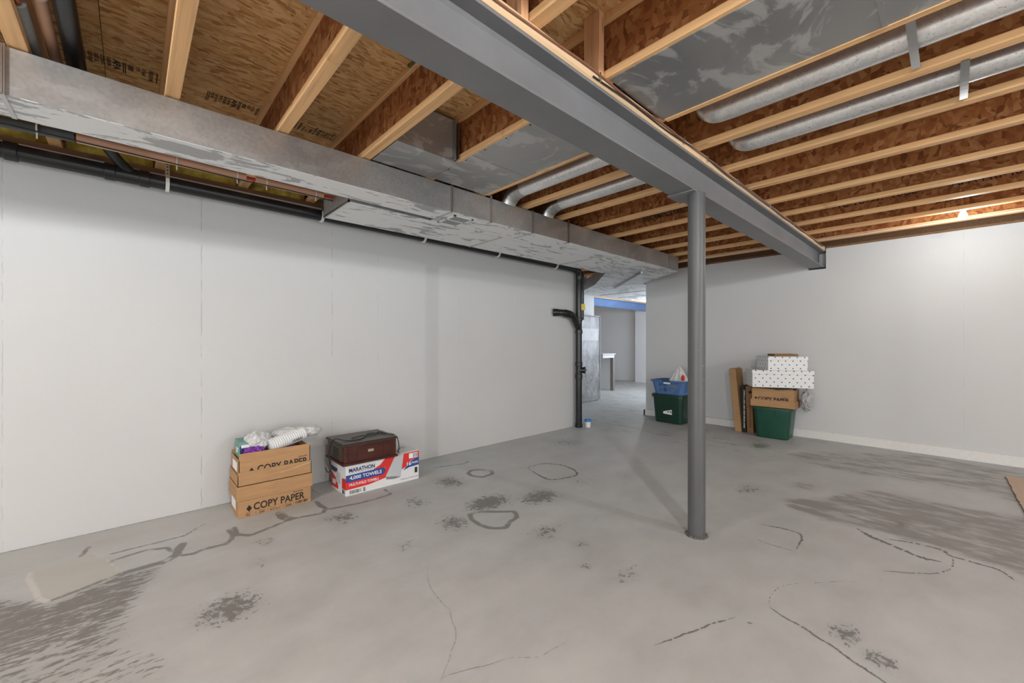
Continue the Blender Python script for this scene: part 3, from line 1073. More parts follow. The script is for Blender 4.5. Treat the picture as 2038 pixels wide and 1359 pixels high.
for y in (2.205, 3.222):
    obj('hanger_strap', bx(((DXF + 0.001, y - 0.012, ZD0 - 0.004), (DXF + 0.004, y + 0.012, ZJ + 0.015)), ((DXF - 0.05, y - 0.012, ZD0 - 0.004), (DXF + 0.004, y + 0.012, ZD0 - 0.001))), CLEAT, t_)

# small white register in the underside of the supply duct
t_ = thing('duct_register', 'small white vent register set in the duct underside', 'vent', (-2.79, 1.96, ZD0))
rx0, rx1, ry0, ry1 = -2.925, -2.675, 1.87, 2.055
fr = 0.016
obj('frame', bx(((rx0, ry0, ZD0 - 0.007), (rx1, ry0 + fr, ZD0 - 0.0005)), ((rx0, ry1 - fr, ZD0 - 0.007), (rx1, ry1, ZD0 - 0.0005)),
                ((rx0, ry0, ZD0 - 0.007), (rx0 + fr, ry1, ZD0 - 0.0005)), ((rx1 - fr, ry0, ZD0 - 0.007), (rx1, ry1, ZD0 - 0.0005)),
                (((rx0 + rx1) / 2 - 0.006, ry0, ZD0 - 0.007), ((rx0 + rx1) / 2 + 0.006, ry1, ZD0 - 0.0005))), WHITE_PL, t_)
me = mesh_of(bx(((rx0 + fr, -0.0022, -0.0012), (rx1 - fr, 0.0022, 0.0012))), 'louvre')
me.materials.append(plain('register_louvre', (0.42, 0.42, 0.41), 0.5))
n = 18
for i in range(n):
    o = bpy.data.objects.new('louvre', me)
    COL.objects.link(o)
    o.parent = t_
    o.matrix_parent_inverse = t_.matrix_basis.inverted()
    o.location = (0, ry0 + fr + (ry1 - ry0 - 2 * fr) * (i + 0.5) / n, ZD0 - 0.004)
    o.rotation_euler = (0.7, 0, 0)
obj('damper_plate', bx(((rx0 + fr, ry0 + fr, ZD0 - 0.0012), (rx1 - fr, ry1 - fr, ZD0 - 0.0006))), plain('register_damper', (0.16, 0.16, 0.16), 0.5), t_)

# return duct beside it
t_ = thing('return_duct', 'wide rectangular sheet metal duct between the supply duct and the wall', 'duct', (-3.2, 3.2, ZD0))
for y0, y1 in ((1.145, 2.60), (2.60, 4.05), (4.05, 5.03)):
    obj('duct_section', bx(((-3.46, y0 + 0.001, ZD0 + 0.001), (-2.946, y1 - 0.001, ZD1 - 0.003)), bevel=0.002), DUCT, t_)
for y in (2.60, 4.05):
    obj('cleat', bx(((-3.46, y - 0.008, ZD0 - 0.004), (-2.95, y + 0.008, ZD0 + 0.001))), CLEAT, t_)
obj('end_rim', bx(((-3.463, 1.135, ZD0 - 0.002), (-2.943, 1.145, ZD0 + 0.012)), ((-3.463, 1.135, ZD0 - 0.002), (-3.452, 1.145, ZD1)), ((-2.954, 1.135, ZD0 - 0.002), (-2.943, 1.145, ZD1))), CLEAT, t_)

# angled offset carrying both ducts through the opening
t_ = thing('offset_duct', 'broad angled sheet metal duct turning through the opening into the far room', 'duct', (-3.5, 6.0, ZD0))
obj('angled_section', prism([(DXF, 5.66), (-3.615, 6.415), (-4.24, 5.92), (-3.42, 5.035), (-2.940, 5.035), (-2.938, 5.66)], ZD0 + 0.001, ZD1 - 0.004), DUCT, t_)
obj('straight_section', prism([(-3.617, 6.417), (-3.62, 8.0), (-5.22, 8.0), (-5.22, 6.7), (-4.242, 5.924)], ZD0 + 0.001, ZD1 - 0.004), DUCT, t_)
obj('straight_section', prism([(-3.62, 8.003), (-3.62, 10.4), (-5.22, 10.4), (-5.22, 8.003)], ZD0 + 0.001, ZD1 - 0.004), DUCT, t_)


def bar(p, q, wd, z0, z1):
    p, q = Vector(p), Vector(q)
    d = (q - p).normalized()
    n = Vector((-d.y, d.x)) * wd / 2
    return prism([p + n, q + n, q - n, p - n], z0, z1)


obj('cleat', bar((-2.985, 5.29), (-4.16, 6.41), 0.03, ZD0 - 0.03, ZD0), CLEAT, t_)
obj('cleat', bar((-2.66, 5.63), (-3.44, 5.05), 0.012, ZD0 - 0.005, ZD0 + 0.0005), CLEAT, t_)
obj('cleat', bar((-3.63, 6.42), (-4.23, 5.94), 0.012, ZD0 - 0.005, ZD0 + 0.0005), CLEAT, t_)
for y in (7.3, 8.0, 8.7, 9.4):
    obj('cleat', bar((-3.63, y), (-5.1, y), 0.014, ZD0 - 0.006, ZD0 + 0.0005), CLEAT, t_)

# ------------------------------------------------------------------ sheet metal pans closing joist bays
ja, jb, jc = JY[10], JY[11], JY[12]       # 1.164, 1.658, 2.151
def nails(pts, z):
    bm = bmesh.new()
    for x, y in pts:
        add_box(bm, (x - 0.004, y - 0.004, z - 0.002), (x + 0.004, y + 0.004, z))
    return bm


t_ = thing('joist_pan', 'smeared sheet metal panel nailed under the joists left of the steel beam', 'metal panel', (-1.9, 1.9, ZJ))
for x0, x1 in ((-2.61, -2.12), (-2.117, -1.25)):
    obj('sheet', bx(((x0, jb - 0.038, ZJ - 0.0035), (x1, jc - 0.026, ZJ - 0.0005))), PAN, t_)
obj('edge_lath', bx(((-2.60, jc - 0.026, ZJ - 0.007), (-1.25, jc + 0.004, ZJ - 0.0005))), WOOD, t_)
obj('nails', nails([(-2.5 + 0.14 * i, jc - 0.012) for i in range(9)] + [(-2.4 + 0.2 * i, jb - 0.03) for i in range(6)], ZJ - 0.0036), BLACK, t_)['kind'] = 'stuff'

t_ = thing('joist_pan', 'large smeared sheet metal panel nailed under the joists right of the beam', 'metal panel', (-0.3, 1.9, ZJ))
for x0, x1 in ((-1.075, -0.175), (-0.172, 1.05)):
    obj('sheet', bx(((x0, jb - 0.040, ZJ - 0.0035), (x1, jc - 0.03, ZJ - 0.0005))), PAN, t_)
obj('end_flap', bx(((-1.078, jb + 0.01, ZJ - 0.0035), (-1.072, jc - 0.06, ZJ + 0.06))), CLEAT, t_)
obj('seam_strip', bx(((-0.182, jb - 0.04, ZJ - 0.0055), (-0.165, jc - 0.03, ZJ - 0.0036))), CLEAT, t_)
obj('edge_lath', bx(((-1.06, jc - 0.03, ZJ - 0.007), (1.05, jc + 0.002, ZJ - 0.0005))), WOOD, t_)

t_ = thing('duct_boot', 'sheet metal boot filling the joist bay above the long duct', 'duct', (-2.4, 1.4, ZJ))
obj('bottom_sheet', bx(((-2.62, ja + 0.004, ZJ - 0.0035), (-2.27, jb - 0.042, ZJ - 0.0005))), PAN, t_)
obj('end_sheet', bx(((-2.278, ja + 0.002, ZJ), (-2.272, jb - FW - 0.001, ZS - 0.03))), PAN, t_)
obj('side_flange', bx(((-2.272, jb - FW - 0.030, ZJ), (-2.235, jb - FW - 0.024, ZS - 0.04)), ((-2.272, jb - FW - 0.012, ZJ), (-2.225, jb - FW - 0.008, ZS - 0.06))), CLEAT, t_)

# ------------------------------------------------------------------ round ducts in two joist bays
RZ = 2.512
def round_duct(yc, x0, x1, label, left):
    t_ = thing('round_duct', label, 'duct', ((x0 + x1) / 2, yc, RZ), group='round galvanised ducts')
    r = 0.060
    if left:
        obj('pipe', tube([(x0 + 0.10, yc, RZ), (x1, yc, RZ)], r, 28), ROUND, t_, smooth=True)
        # adjustable elbow dropping into the rectangular duct
        pts = arc((x0 + 0.12, yc, RZ), (x0 - 0.02, yc, RZ), (x0 - 0.06, yc, RZ - 0.085), 8)
        obj('elbow', tube(pts, r + 0.004, 28), CLEAT, t_, smooth=True)
        for i in (2, 4, 6):
            d = (pts[i + 1] - pts[i - 1]).normalized()
            obj('elbow_bead', tube([pts[i] - d * 0.003, pts[i] + d * 0.003], r + 0.008, 28), CLEAT, t_, smooth=True)
    else:
        pts = arc((x0, yc, RZ + 0.13), (x0, yc, RZ), (x0 + 0.10, yc, RZ), 10) + [(x1, yc, RZ)]
        obj('pipe', tube(pts, r, 28), ROUND, t_, smooth=True)
    # lock seam along the pipe
    obj('lock_seam', tube([(x0 + 0.12, yc + 0.035, RZ - 0.0485), (x1, yc + 0.035, RZ - 0.0485)], 0.003, 6), CLEAT, t_, smooth=True)
    return t_


y1c, y2c = JY[12] + 0.235, JY[13] + 0.235
round_duct(y1c, -2.55, -1.30, 'round galvanised duct beside the metal panel, left of the beam', True)
round_duct(y2c, -2.55, -1.30, 'second round galvanised duct from the metal panel, left of the beam', True)
round_duct(y1c, -0.955, 3.9, 'round galvanised duct beside the large metal panel, right of the beam', False)
round_duct(y2c, -0.955, 3.9, 'second round galvanised duct from the metal panel, right of the beam', False)

# straps hanging the ducts
def strap(x, ya, yb, label):
    zs = [ZJ - 0.001, ZJ - 0.010, ZJ - 0.012, ZJ - 0.004, ZJ + 0.03]
    n = 10
    bm = bmesh.new()
    prev = None
    for i in range(n + 1):
        f = i / n
        y = ya + (yb - ya) * f
        z = ZJ - 0.002 - 0.014 * math.sin(math.pi * min(1, f * 1.05)) + (0.028 if i == n else 0)
        a = [bm.verts.new((x + s * 0.014, y, z + dz)) for s in (-1, 1) for dz in (0, -0.0016)]
        if prev:
            for q in ((0, 1), (1, 3), (3, 2), (2, 0)):
                bm.faces.new((prev[q[0]], prev[q[1]], a[q[1]], a[q[0]]))
        prev = a
    return tag(obj('duct_strap', bm, CLEAT), label, 'strap', 'metal straps under the round ducts')


strap(-0.105, JY[12] - 0.015, JY[13] - FW - 0.002, 'flat metal strap under the round duct next to the metal panel')
strap(0.042, JY[13] - 0.015, JY[14] - FW - 0.002, 'flat metal strap under the second round duct, nearer the bulb')

# ================================================================== PIPES
DPX = -3.662
def dz(y):           # the drain falls slightly towards the stack
    return 2.320 - 0.0035 * (y + 0.5) - 0.006 * max(0, y - 1.0)


PR = 0.0455
t_ = thing('drain_pipe', 'long black plastic drain pipe along the top of the left wall', 'pipe', (DPX, 2.2, 2.3))
yend = 4.757
pts = [(DPX, -1.6, dz(-1.6)), (DPX, 0.5, dz(0.5)), (DPX, 2.5, dz(2.5)), (DPX, yend - 0.12, dz(yend - 0.12))]
obj('pipe_run', tube(pts, PR, 24), ABS, t_, smooth=True)
for y0, y1 in ((-0.535, -0.478), (-0.130, -0.075), (0.035, 0.088)):
    zc = dz((y0 + y1) / 2)
    obj('coupling', tube([(DPX, y0, zc), (DPX, y0 + 0.004, zc), (DPX, y1 - 0.004, zc), (DPX, y1, zc)], [PR + 0.004, PR + 0.008, PR + 0.008, PR + 0.004], 24), ABS, t_, smooth=True)
obj('wye_body', tube([(DPX, -0.08, dz(0)), (DPX, 0.04, dz(0))], PR + 0.004, 24), ABS, t_, smooth=True)
br = smooth_path([(DPX + 0.005, 0.02, dz(0)), (DPX + 0.06, -0.06, dz(0) + 0.06), (DPX + 0.22, -0.13, dz(0) + 0.12), (DPX + 0.45, -0.15, dz(0) + 0.14)], 5)
obj('branch', tube(br, 0.030, 16), ABS, t_, smooth=True)
obj('elbow', tube(arc((DPX, yend - 0.13, dz(4.6)), (DPX - 0.01, yend + 0.005, dz(4.7)), (-3.685, yend, dz(4.7) - 0.13), 10), PR + 0.005, 24), ABS, t_, smooth=True)
obj('size_mark', bx(((DPX + PR - 0.002, 2.93, 2.285), (DPX + PR + 0.0015, 2.965, 2.297))), WHITE_INK, t_)
for i, y in enumerate((0.177, 1.185, 2.174, 3.169, 4.206)):
    zc = dz(y)
    bm = bmesh.new()
    n = 14
    prev = None
    for k in range(n + 1):
        a = math.radians(-75 + 195 * (1 - k / n)) if i else math.radians(-10 + 100 * (1 - k / n))
        a = math.radians(25 - 150 * k / n)
        ro = PR + 0.012
        c = (DPX + ro * math.cos(a), zc + ro * math.sin(a))
        ci = (DPX + (PR + 0.002) * math.cos(a), zc + (PR + 0.002) * math.sin(a))
        q = [bm.verts.new((p[0], y + s * 0.010, p[1])) for s in (-1, 1) for p in (c, ci)]
        if prev:
            for e in ((0, 1), (1, 3), (3, 2), (2, 0)):
                bm.faces.new((prev[e[0]], prev[e[1]], q[e[1]], q[e[0]]))
        else:
            bm.faces.new((q[0], q[1], q[3], q[2]))
        prev = q
    bm.faces.new((prev[0], prev[1], prev[3], prev[2]))
    hk = obj('pipe_hook', bm, WHITE_PL, t_)
    hk['label'] = 'white plastic hook'
    if i < 2:
        bm = bmesh.new()
        x = DPX + 0.03
        add_box(bm, (x - 0.001, y - 0.012, zc + 0.03), (x + 0.001, y + 0.012, ZJ + 0.02))
        st = obj('strap', bm, CLEAT, t_)
        for q in range(4):
            obj('strap_hole', bx(((x + 0.001, y - 0.004, zc + 0.055 + q * 0.022), (x + 0.0018, y + 0.004, zc + 0.063 + q * 0.022))), BLACK, st)

# ------------------------------------------------------------------ vertical stack at the end of the wall
SX, SY = -3.687, yend
t_ = thing('drain_stack', 'vertical black plastic drain stack at the end of the left wall', 'pipe', (SX, SY, 0))
obj('lower_pipe', cyl((SX, SY), PR, 0.0, 1.40, 24), ABS, t_, smooth=True)
obj('upper_pipe', cyl((SX, SY), PR, 1.40, 2.235, 24), ABS, t_, smooth=True)
for zc, hh in ((0.74, 0.035), (0.915, 0.03), (1.385, 0.03), (1.565, 0.028), (0.03, 0.03)):
    obj('coupling', tube([(SX, SY, zc - hh), (SX, SY, zc - hh + 0.005), (SX, SY, zc + hh - 0.005), (SX, SY, zc + hh)], [PR + 0.003, PR + 0.008, PR + 0.008, PR + 0.003], 24), ABS, t_, smooth=True)
co_dir = Vector((0.80, 0.45, 0)).normalized()
p0 = Vector((SX, SY, 0.83))
c_ = obj('cleanout', tube([p0, p0 + co_dir * 0.085], 0.045, 24), ABS, t_, smooth=True)
obj('cleanout_cap', tube([p0 + co_dir * 0.078, p0 + co_dir * 0.095], 0.050, 24), ABS, c_, smooth=True)
obj('cap_rim', tube([p0 + co_dir * 0.0945, p0 + co_dir * 0.097], 0.043, 24), plain('dull_rim', (0.10, 0.10, 0.10), 0.5), c_, smooth=True)
obj('cap_nut', tube([p0 + co_dir * 0.095, p0 + co_dir * 0.112], 0.018, 4), ABS, c_)
# branch from the wall: out, along the wall, then 45 degrees down into the stack
bp = [(XL + 0.002, 4.285, 1.648), (XL + 0.05, 4.335, 1.648)] + arc((XL + 0.055, 4.34, 1.648), (XL + 0.09, 4.385, 1.648), (XL + 0.098, 4.44, 1.640), 4) + \
     arc((XL + 0.10, 4.54, 1.628), (XL + 0.10, 4.60, 1.622), (XL + 0.094, 4.65, 1.56), 6) + [(SX, SY, 1.43)]
b_ = obj('wall_branch', tube(bp, PR, 20), ABS, t_, smooth=True)
for i0, i1 in ((0, 1),):
    obj('branch_collar', tube([Vector(bp[0]) , Vector(bp[1])], PR + 0.006, 20), ABS, b_, smooth=True)
q0, q1 = Vector((XL + 0.099, 4.47, 1.636)), Vector((XL + 0.10, 4.54, 1.628))
obj('branch_collar', tube([q0, q1], PR + 0.007, 20), ABS, b_, smooth=True)
obj('branch_collar', tube([Vector(bp[6]) - Vector((0, .012, 0)), Vector(bp[6]) + Vector((0, .012, 0))], PR + 0.007, 20), ABS, b_, smooth=True)
# ragged patch of cement round the hole
rnd = random.Random(5)
pp = []
for k in range(22):
    a = 2 * math.pi * k / 22
    rr = 0.066 + rnd.uniform(-0.008, 0.014)
    pp.append((4.285 + rr * math.cos(a), 1.648 + rr * math.sin(a)))
bm = bmesh.new()
a_ = [bm.verts.new((XL + 0.0005, p[0], p[1])) for p in pp]
b2 = [bm.verts.new((XL + 0.006, 4.285 + (p[0] - 4.285) * 0.85, 1.648 + (p[1] - 1.648) * 0.85)) for p in pp]
bm.faces.new(b2)
for k in range(22):
    bm.faces.new((a_[k], a_[(k + 1) % 22], b2[(k + 1) % 22], b2[k]))
obj('cement_patch', bm, plain('cement_patch', (0.5, 0.49, 0.47), 0.9, var=0.25, scale=60), t_)
# thin vent line and yellow tag
obj('thin_pipe', tube([(SX + 0.038, SY + 0.052, 1.56), (SX + 0.038, SY + 0.052, 2.235)], 0.014, 12), ABS, t_, smooth=True)
tg = obj('tag', bx(((SX + 0.045, SY - 0.005, 1.70), (SX + 0.056, SY + 0.075, 1.79)), bevel=0.002), YELLOW_TAG, t_)
tg['label'] = 'yellow tag'
obj('thimble', bx(((SX - 0.055, SY - 0.06, 2.235), (SX + 0.055, SY + 0.06, 2.237))), ABS, t_)

# white cup with a blue rim behind the stack foot
t_ = thing('plastic_cup', 'small white tub with a blue rim beside the drain stack foot', 'cup', (-3.60, 4.86, 0))
rg = [([(-3.60 + r * math.cos(2 * math.pi * k / 24), 4.86 + r * math.sin(2 * math.pi * k / 24)) for k in range(24)], z) for r, z in ((0.036, 0.0), (0.042, 0.085))]
obj('cup_body', loft(rg), WHITE_PL, t_, smooth=True)
rg = [([(-3.60 + r * math.cos(2 * math.pi * k / 24), 4.86 + r * math.sin(2 * math.pi * k / 24)) for k in range(24)], z) for r, z in ((0.043, 0.080), (0.050, 0.085), (0.050, 0.112), (0.044, 0.112), (0.042, 0.09))]
obj('cup_rim', loft(rg, cap0=False, cap1=True), plain('blue_rim', (0.03, 0.22, 0.55), 0.4), t_, smooth=True)

# ------------------------------------------------------------------ insulated water pipes between duct and wall
WX, WZ = -3.225, 2.335
t_ = thing('insulated_pipe', 'water pipe in beige and grey foam running beside the long duct', 'pipe', (WX, 0, WZ))
obj('core_pipe', tube([(WX, -0.3, WZ), (WX, 1.13, WZ)], 0.011, 12), RED_PEX, t_, smooth=True)
obj('grey_foam', tube([(WX - 0.02, -1.6, WZ), (WX - 0.02, -0.45, WZ), (WX, -0.225, WZ)], 0.026, 18), GREY_FOAM, t_, smooth=True)
f_ = obj('beige_foam', tube([(WX, -0.22, WZ), (WX, 0.56, WZ)], 0.026, 18), PINK_FOAM, t_, smooth=True)
f_ = obj('beige_foam', tube([(WX, 0.615, WZ), (WX, 1.055, WZ)], 0.026, 18), PINK_FOAM, t_, smooth=True)
for y in (-0.36, 0.20, 0.51, 0.68, 1.0):
    tie = obj('zip_tie', tube([(WX, y - 0.003, WZ), (WX, y + 0.003, WZ)], 0.0285, 18), WHITE_PL, t_, smooth=True)
    obj('tie_tail', bx(((WX + 0.005, y - 0.003, WZ - 0.055), (WX + 0.008, y + 0.003, WZ - 0.025))), WHITE_PL, tie)
t_ = thing('insulated_pipe', 'second water pipe in grey foam tucked against the duct edge', 'pipe', (WX + 0.07, -0.8, WZ + 0.03))
obj('copper_core', tube([(WX + 0.07, -1.6, WZ + 0.03), (WX + 0.07, 1.13, WZ + 0.03)], 0.011, 12), COPPER, t_, smooth=True)
obj('grey_foam', tube([(WX + 0.07, -1.6, WZ + 0.03), (WX + 0.07, -0.40, WZ + 0.03)], 0.026, 18), GREY_FOAM, t_, smooth=True)
tag(obj('pipe_cable', tube(smooth_path([(WX + 0.02, -1.4, WZ - 0.02), (WX + 0.03, 0.0, WZ - 0.028), (WX + 0.02, 0.5, WZ - 0.03), (WX + 0.03, 0.8, WZ - 0.03), (WX + 0.02, 1.12, WZ - 0.03)], 6), 0.004, 8), CABLE_BK), 'thin black cable following the beige foam pipe beside the duct', 'cable')

# pipes crossing the nearest joist bay
t_ = thing('bay_drain', 'black plastic pipe crossing the joist bay at the top left corner', 'pipe', (-2.6, -0.20, 2.52))
obj('pipe_run', tube([(-3.60, -0.190, 2.515), (-1.3, -0.190, 2.535)], 0.034, 20), ABS, t_, smooth=True)
t_ = thing('bay_water_pipe', 'grey foam covered copper pipe at the top left corner of the ceiling', 'pipe', (-2.6, -0.275, 2.51))
obj('copper_core', tube([(-3.60, -0.318, 2.514), (-1.3, -0.318, 2.514)], 0.013, 14), COPPER, t_, smooth=True)
obj('grey_foam', tube([(-3.6, -0.318, 2.514), (-2.40, -0.318, 2.514)], 0.024, 16), GREY_FOAM if False else plain('light_grey_foam', (0.28, 0.28, 0.27), 0.8), t_, smooth=True)
obj('grey_foam', tube([(-2.30, -0.318, 2.514), (-1.3, -0.318, 2.514)], 0.026, 16), plain('light_grey_wrap', (0.42, 0.42, 0.41), 0.8), t_, smooth=True)
t_ = thing('bay_water_pipe', 'beige foam covered pipe between the grey foam and black pipes, top left', 'pipe', (-2.6, -0.258, 2.535))
obj('beige_foam', tube([(-3.60, -0.258, 2.535), (-1.3, -0.258, 2.535)], 0.021, 16), PINK_FOAM, t_, smooth=True)
obj('foam_sleeve', tube([(-2.33, -0.258, 2.535), (-1.3, -0.258, 2.535)], 0.029, 16), plain('pale_foam_sleeve', (0.60, 0.47, 0.38), 0.7), t_, smooth=True)

# yellow fibreglass stuffed above the left wall, one batt per joist bay
k = 0
ords = ['nearest', 'second', 'third', 'fourth', 'fifth', 'sixth', 'seventh', 'eighth', 'ninth', 'tenth']
for ya, yb in zip(JY, JY[1:]):
    if ya < -0.9 or ya > 1.3:
        continue
    bm = bmesh.new()
    bmesh.ops.create_grid(bm, x_segments=16, y_segments=6, size=0.5)
    for v in bm.verts:
        u_, v_ = v.co.x + 0.5, v.co.y + 0.5
        yy = ya + 0.01 + (yb - ya - FW - 0.02) * u_
        zz = ZJ + 0.005 + 0.24 * v_
        bulge = 0.05 * math.sin(math.pi * u_) ** 0.5 * math.sin(math.pi * min(1, v_ + 0.15)) if 0 < u_ < 1 else 0
        v.co = (XL - 0.06 + bulge + 0.05 * mnoise.noise(Vector((yy * 9, zz * 9, k))), yy, zz)
    ret = bmesh.ops.extrude_face_region(bm, geom=bm.faces[:])
    for g in ret['geom']:
        if isinstance(g, bmesh.types.BMVert):
            g.co.x = XL - 0.118
    b_ = obj('insulation_batt', bm, YELLOW_INS, smooth=True)
    tag(b_, 'yellow fibreglass batt above the left wall, %s bay from the left edge' % ords[k], 'insulation', 'fibreglass batts above the left wall')
    k += 1

# ================================================================== BARE BULB ON THE JOISTS
t_ = thing('ceiling_bulb', 'bare lit bulb in a white porcelain holder between joists at right', 'light bulb', (0.075, 5.60, ZJ))
bxx, byy = 0.075, 5.60 + 0.033
obj('junction_box', bx(((bxx - 0.05, byy - 0.022, 2.500), (bxx + 0.05, byy + 0.075, 2.555)), bevel=0.006), CLEAT, t_)
def lathe(c, prof, seg=28):
    return loft([([(c[0] + r * math.cos(2 * math.pi * k / seg), c[1] + r * math.sin(2 * math.pi * k / seg)) for k in range(seg)], z) for r, z in prof], True, True)
cc = (bxx, byy + 0.025)
obj('lamp_holder', lathe(cc, [(0.020, 2.452), (0.026, 2.456), (0.032, 2.468), (0.058, 2.476), (0.062, 2.486), (0.060, 2.500)]), BULB_SOCKET, t_, smooth=True)
bl = obj('bulb', lathe(cc, [(0.004, 2.372), (0.018, 2.377), (0.028, 2.392), (0.030, 2.408), (0.025, 2.428), (0.016, 2.444), (0.014, 2.454)]), BULB_M, t_, smooth=True)
bl.visible_shadow = True
tag(obj('conduit', tube([(bxx + 0.05, byy + 0.03, 2.528), (4.0, byy + 0.03, 2.528)], 0.009, 10), CLEAT, smooth=True), 'thin metal conduit running from the bulb box along the joist', 'conduit')
yc7 = JY[20] - FW - 0.012
tag(obj('white_cable', tube([(-3.4 + 0.1 * i, yc7 + 0.003 * math.sin(i * 1.3), ZJ + 0.010 + 0.002 * math.sin(i * 0.9)) for i in range(74)], 0.0055, 8), CABLE_W, smooth=True), 'white cable running along the last joist before the far wall', 'cable')

# ================================================================== BOXES BY THE LEFT WALL
def open_box(lo, hi, th=0.004, left_dip=0.0):
    """cardboard tray: bottom and four walls with thickness"""
    (x0, y0, z0), (x1, y1, z1) = lo, hi
    bm = bmesh.new()
    add_box(bm, (x0, y0, z0), (x1, y1, z0 + th))
    add_box(bm, (x1 - th, y0, z0), (x1, y1, z1))
    add_box(bm, (x0, y0, z0), (x0 + th, y1, z1 - left_dip * 0.4))
    add_box(bm, (x0, y0, z0), (x1, y0 + th, z1 - left_dip))
    add_box(bm, (x0, y1 - th, z0), (x1, y1, z1 - left_dip * 0.3))
    return bm


CX0, CX1, CY0, CY1 = -3.660, -3.372, 0.540, 1.013
FO = lambda x, y, z: (x, y, z)
# lower case with its lid on
t_ = thing('copy_paper_box', 'closed cardboard copy paper box standing on the floor, under the open one', 'box', ((CX0 + CX1) / 2, (CY0 + CY1) / 2, 0))
b_ = obj('body', bx(((CX0, CY0, 0.0), (CX1, CY1, 0.205)), bevel=0.003), CARD, t_)
l_ = obj('lid', bx(((CX0 - 0.010, CY0 - 0.010, 0.122), (CX1 + 0.010, CY1 + 0.010, 0.222)), bevel=0.002), CARD, t_)
fx = CX1
fy0 = CY0
face_poly('logo', [[(0.048, 0.058), (0.065, 0.082), (0.082, 0.058), (0.065, 0.034)]], (fx, fy0, 0), Y, Zv, BLACK, b_)
text('print', 'COPY PAPER', (fx, fy0 + 0.092, 0.038), Y, Zv, 0.335, 0.052, BLACK, b_, 0.02)
text('print', 'Recycled', (fx, fy0 + 0.35, 0.097), Y, Zv, 0.065, 0.012, BLACK, b_, 0.02)
for i, (a, q) in enumerate((('Brightness', '92'), ('Basis', '20lb'), ('Sheet', '8.5"x11"'), ('Sheets', '5000'))):
    yy = (0.045, 0.125, 0.195, 0.295)[i]
    ww = (0.024, 0.036, 0.072, 0.042)[i]
    text('print', a, (fx, fy0 + yy, 0.0265), Y, Zv, min(0.04, ww + 0.01), 0.005, BLACK, b_, 0.01)
    text('print', q, (fx, fy0 + yy, 0.008), Y, Zv, ww, 0.013, BLACK, b_, 0.01)
face_poly('print', [rect(y_, 0.006, y_ + 0.0015, 0.032) for y_ in (0.105, 0.180, 0.280, 0.350)], (fx, fy0, 0), Y, Zv, BLACK, b_)
face_poly('barcode', barcode(0.362, 0.010, 0.452, 0.030, 22, 4), (fx, fy0, 0), Y, Zv, BLACK, b_)
face_poly('label', [rect(0.04, 0.035, 0.20, 0.115)], (CX0, CY0, 0), (1, 0, 0), Zv, WHITE_INK, b_, 0.001)
face_poly('scuff', [rect(0.19, 0.165, 0.196, 0.168), rect(0.21, 0.166, 0.214, 0.170)], (CX1 + 0.010, fy0, 0), Y, Zv, INK_SOFT, l_)

# upper case standing open in its own lid
zb = 0.223
t_ = thing('copy_paper_box', 'open cardboard copy paper box on top of the closed one, full of party goods', 'box', ((CX0 + CX1) / 2, (CY0 + CY1) / 2, zb))
b_ = obj('body', open_box((CX0 + 0.004, CY0 + 0.004, zb + 0.005), (CX1 - 0.002, CY1 - 0.006, 0.449), left_dip=0.045), CARD, t_)
l_ = obj('lid_tray', open_box((CX0 - 0.004, CY0 - 0.004, zb), (CX1 + 0.005, CY1 + 0.002, 0.321), left_dip=0.02), CARD, t_)
fx = CX1 - 0.002
text('print', 'COPY PAPER', (fx, fy0 + 0.115, 0.298), Y, Zv, 0.335, 0.052, BLACK, b_, 0.02)
face_poly('logo', [[(0.062, 0.318 - 0.002), (0.080, 0.342), (0.098, 0.318 - 0.002), (0.080, 0.300)]], (fx, fy0, 0), Y, Zv, BLACK, b_)
text('print', 'Recycled', (fx, fy0 + 0.385, 0.358), Y, Zv, 0.06, 0.010, BLACK, b_, 0.02)
face_poly('tape', [[(0.26, 0.045), (0.47, 0.078), (0.47, 0.088), (0.26, 0.050)]], (CX1 + 0.005, fy0, zb), Y, Zv, plain('clear_tape', (0.55, 0.36, 0.22), 0.2), l_)
face_poly('label', [rect(0.05, 0.09, 0.22, 0.155)], (CX0 + 0.004, CY0 + 0.004, zb), X, Zv, WHITE_INK, b_, 0.001)

# what is in it
t_ = thing('card_box', 'teal and navy card box standing at the left end of the open copy paper box', 'box', (-3.50, 0.62, 0.43))
obj('body', bx(((-3.625, 0.560, 0.30), (-3.46, 0.655, 0.515)), bevel=0.002), TEAL, t_)
face_poly('front_print', [rect(0.004, 0.0, 0.091, 0.185)], (-3.46, 0.560, 0.30), Y, Zv, NAVY_INK, t_, 0.001)
face_poly('print', [rect(0.012, 0.170, 0.075, 0.192)], (-3.46, 0.560, 0.30), Y, Zv, WHITE_INK, t_, 0.0018)
face_poly('print', [rect(0.06, 0.15, 0.13, 0.168), rect(0.06, 0.13, 0.11, 0.146)], (-3.625, 0.560, 0.30), X, Zv, WHITE_INK, t_, 0.001)

tag(obj('party_bag', blob((-3.425, 0.650, 0.420), (0.036, 0.070, 0.060), 0.35, 2.2, 3, 4), PURPLE), 'crumpled purple bag at the front left of the open box', 'bag')
tag(obj('party_bag', blob((-3.46, 0.885, 0.385), (0.055, 0.10, 0.045), 0.3, 2.2, 8, 4), PURPLE), 'purple bag under the sleeve of white plates in the open box', 'bag')
tag(obj('napkin_pack', blob((-3.42, 0.765, 0.405), (0.034, 0.040, 0.032), 0.3, 2.5, 5, 3), plain('grey_pack', (0.13, 0.13, 0.17), 0.3, var=0.5, scale=30)), 'dark grey wrapped pack between the purple bags', 'pack')
tag(obj('plastic_bag', blob((-3.50, 0.685, 0.505), (0.085, 0.085, 0.065), 0.28, 2.4, 11, 4), FILM), 'crumpled clear plastic bag of white cups beside the card box', 'bag')
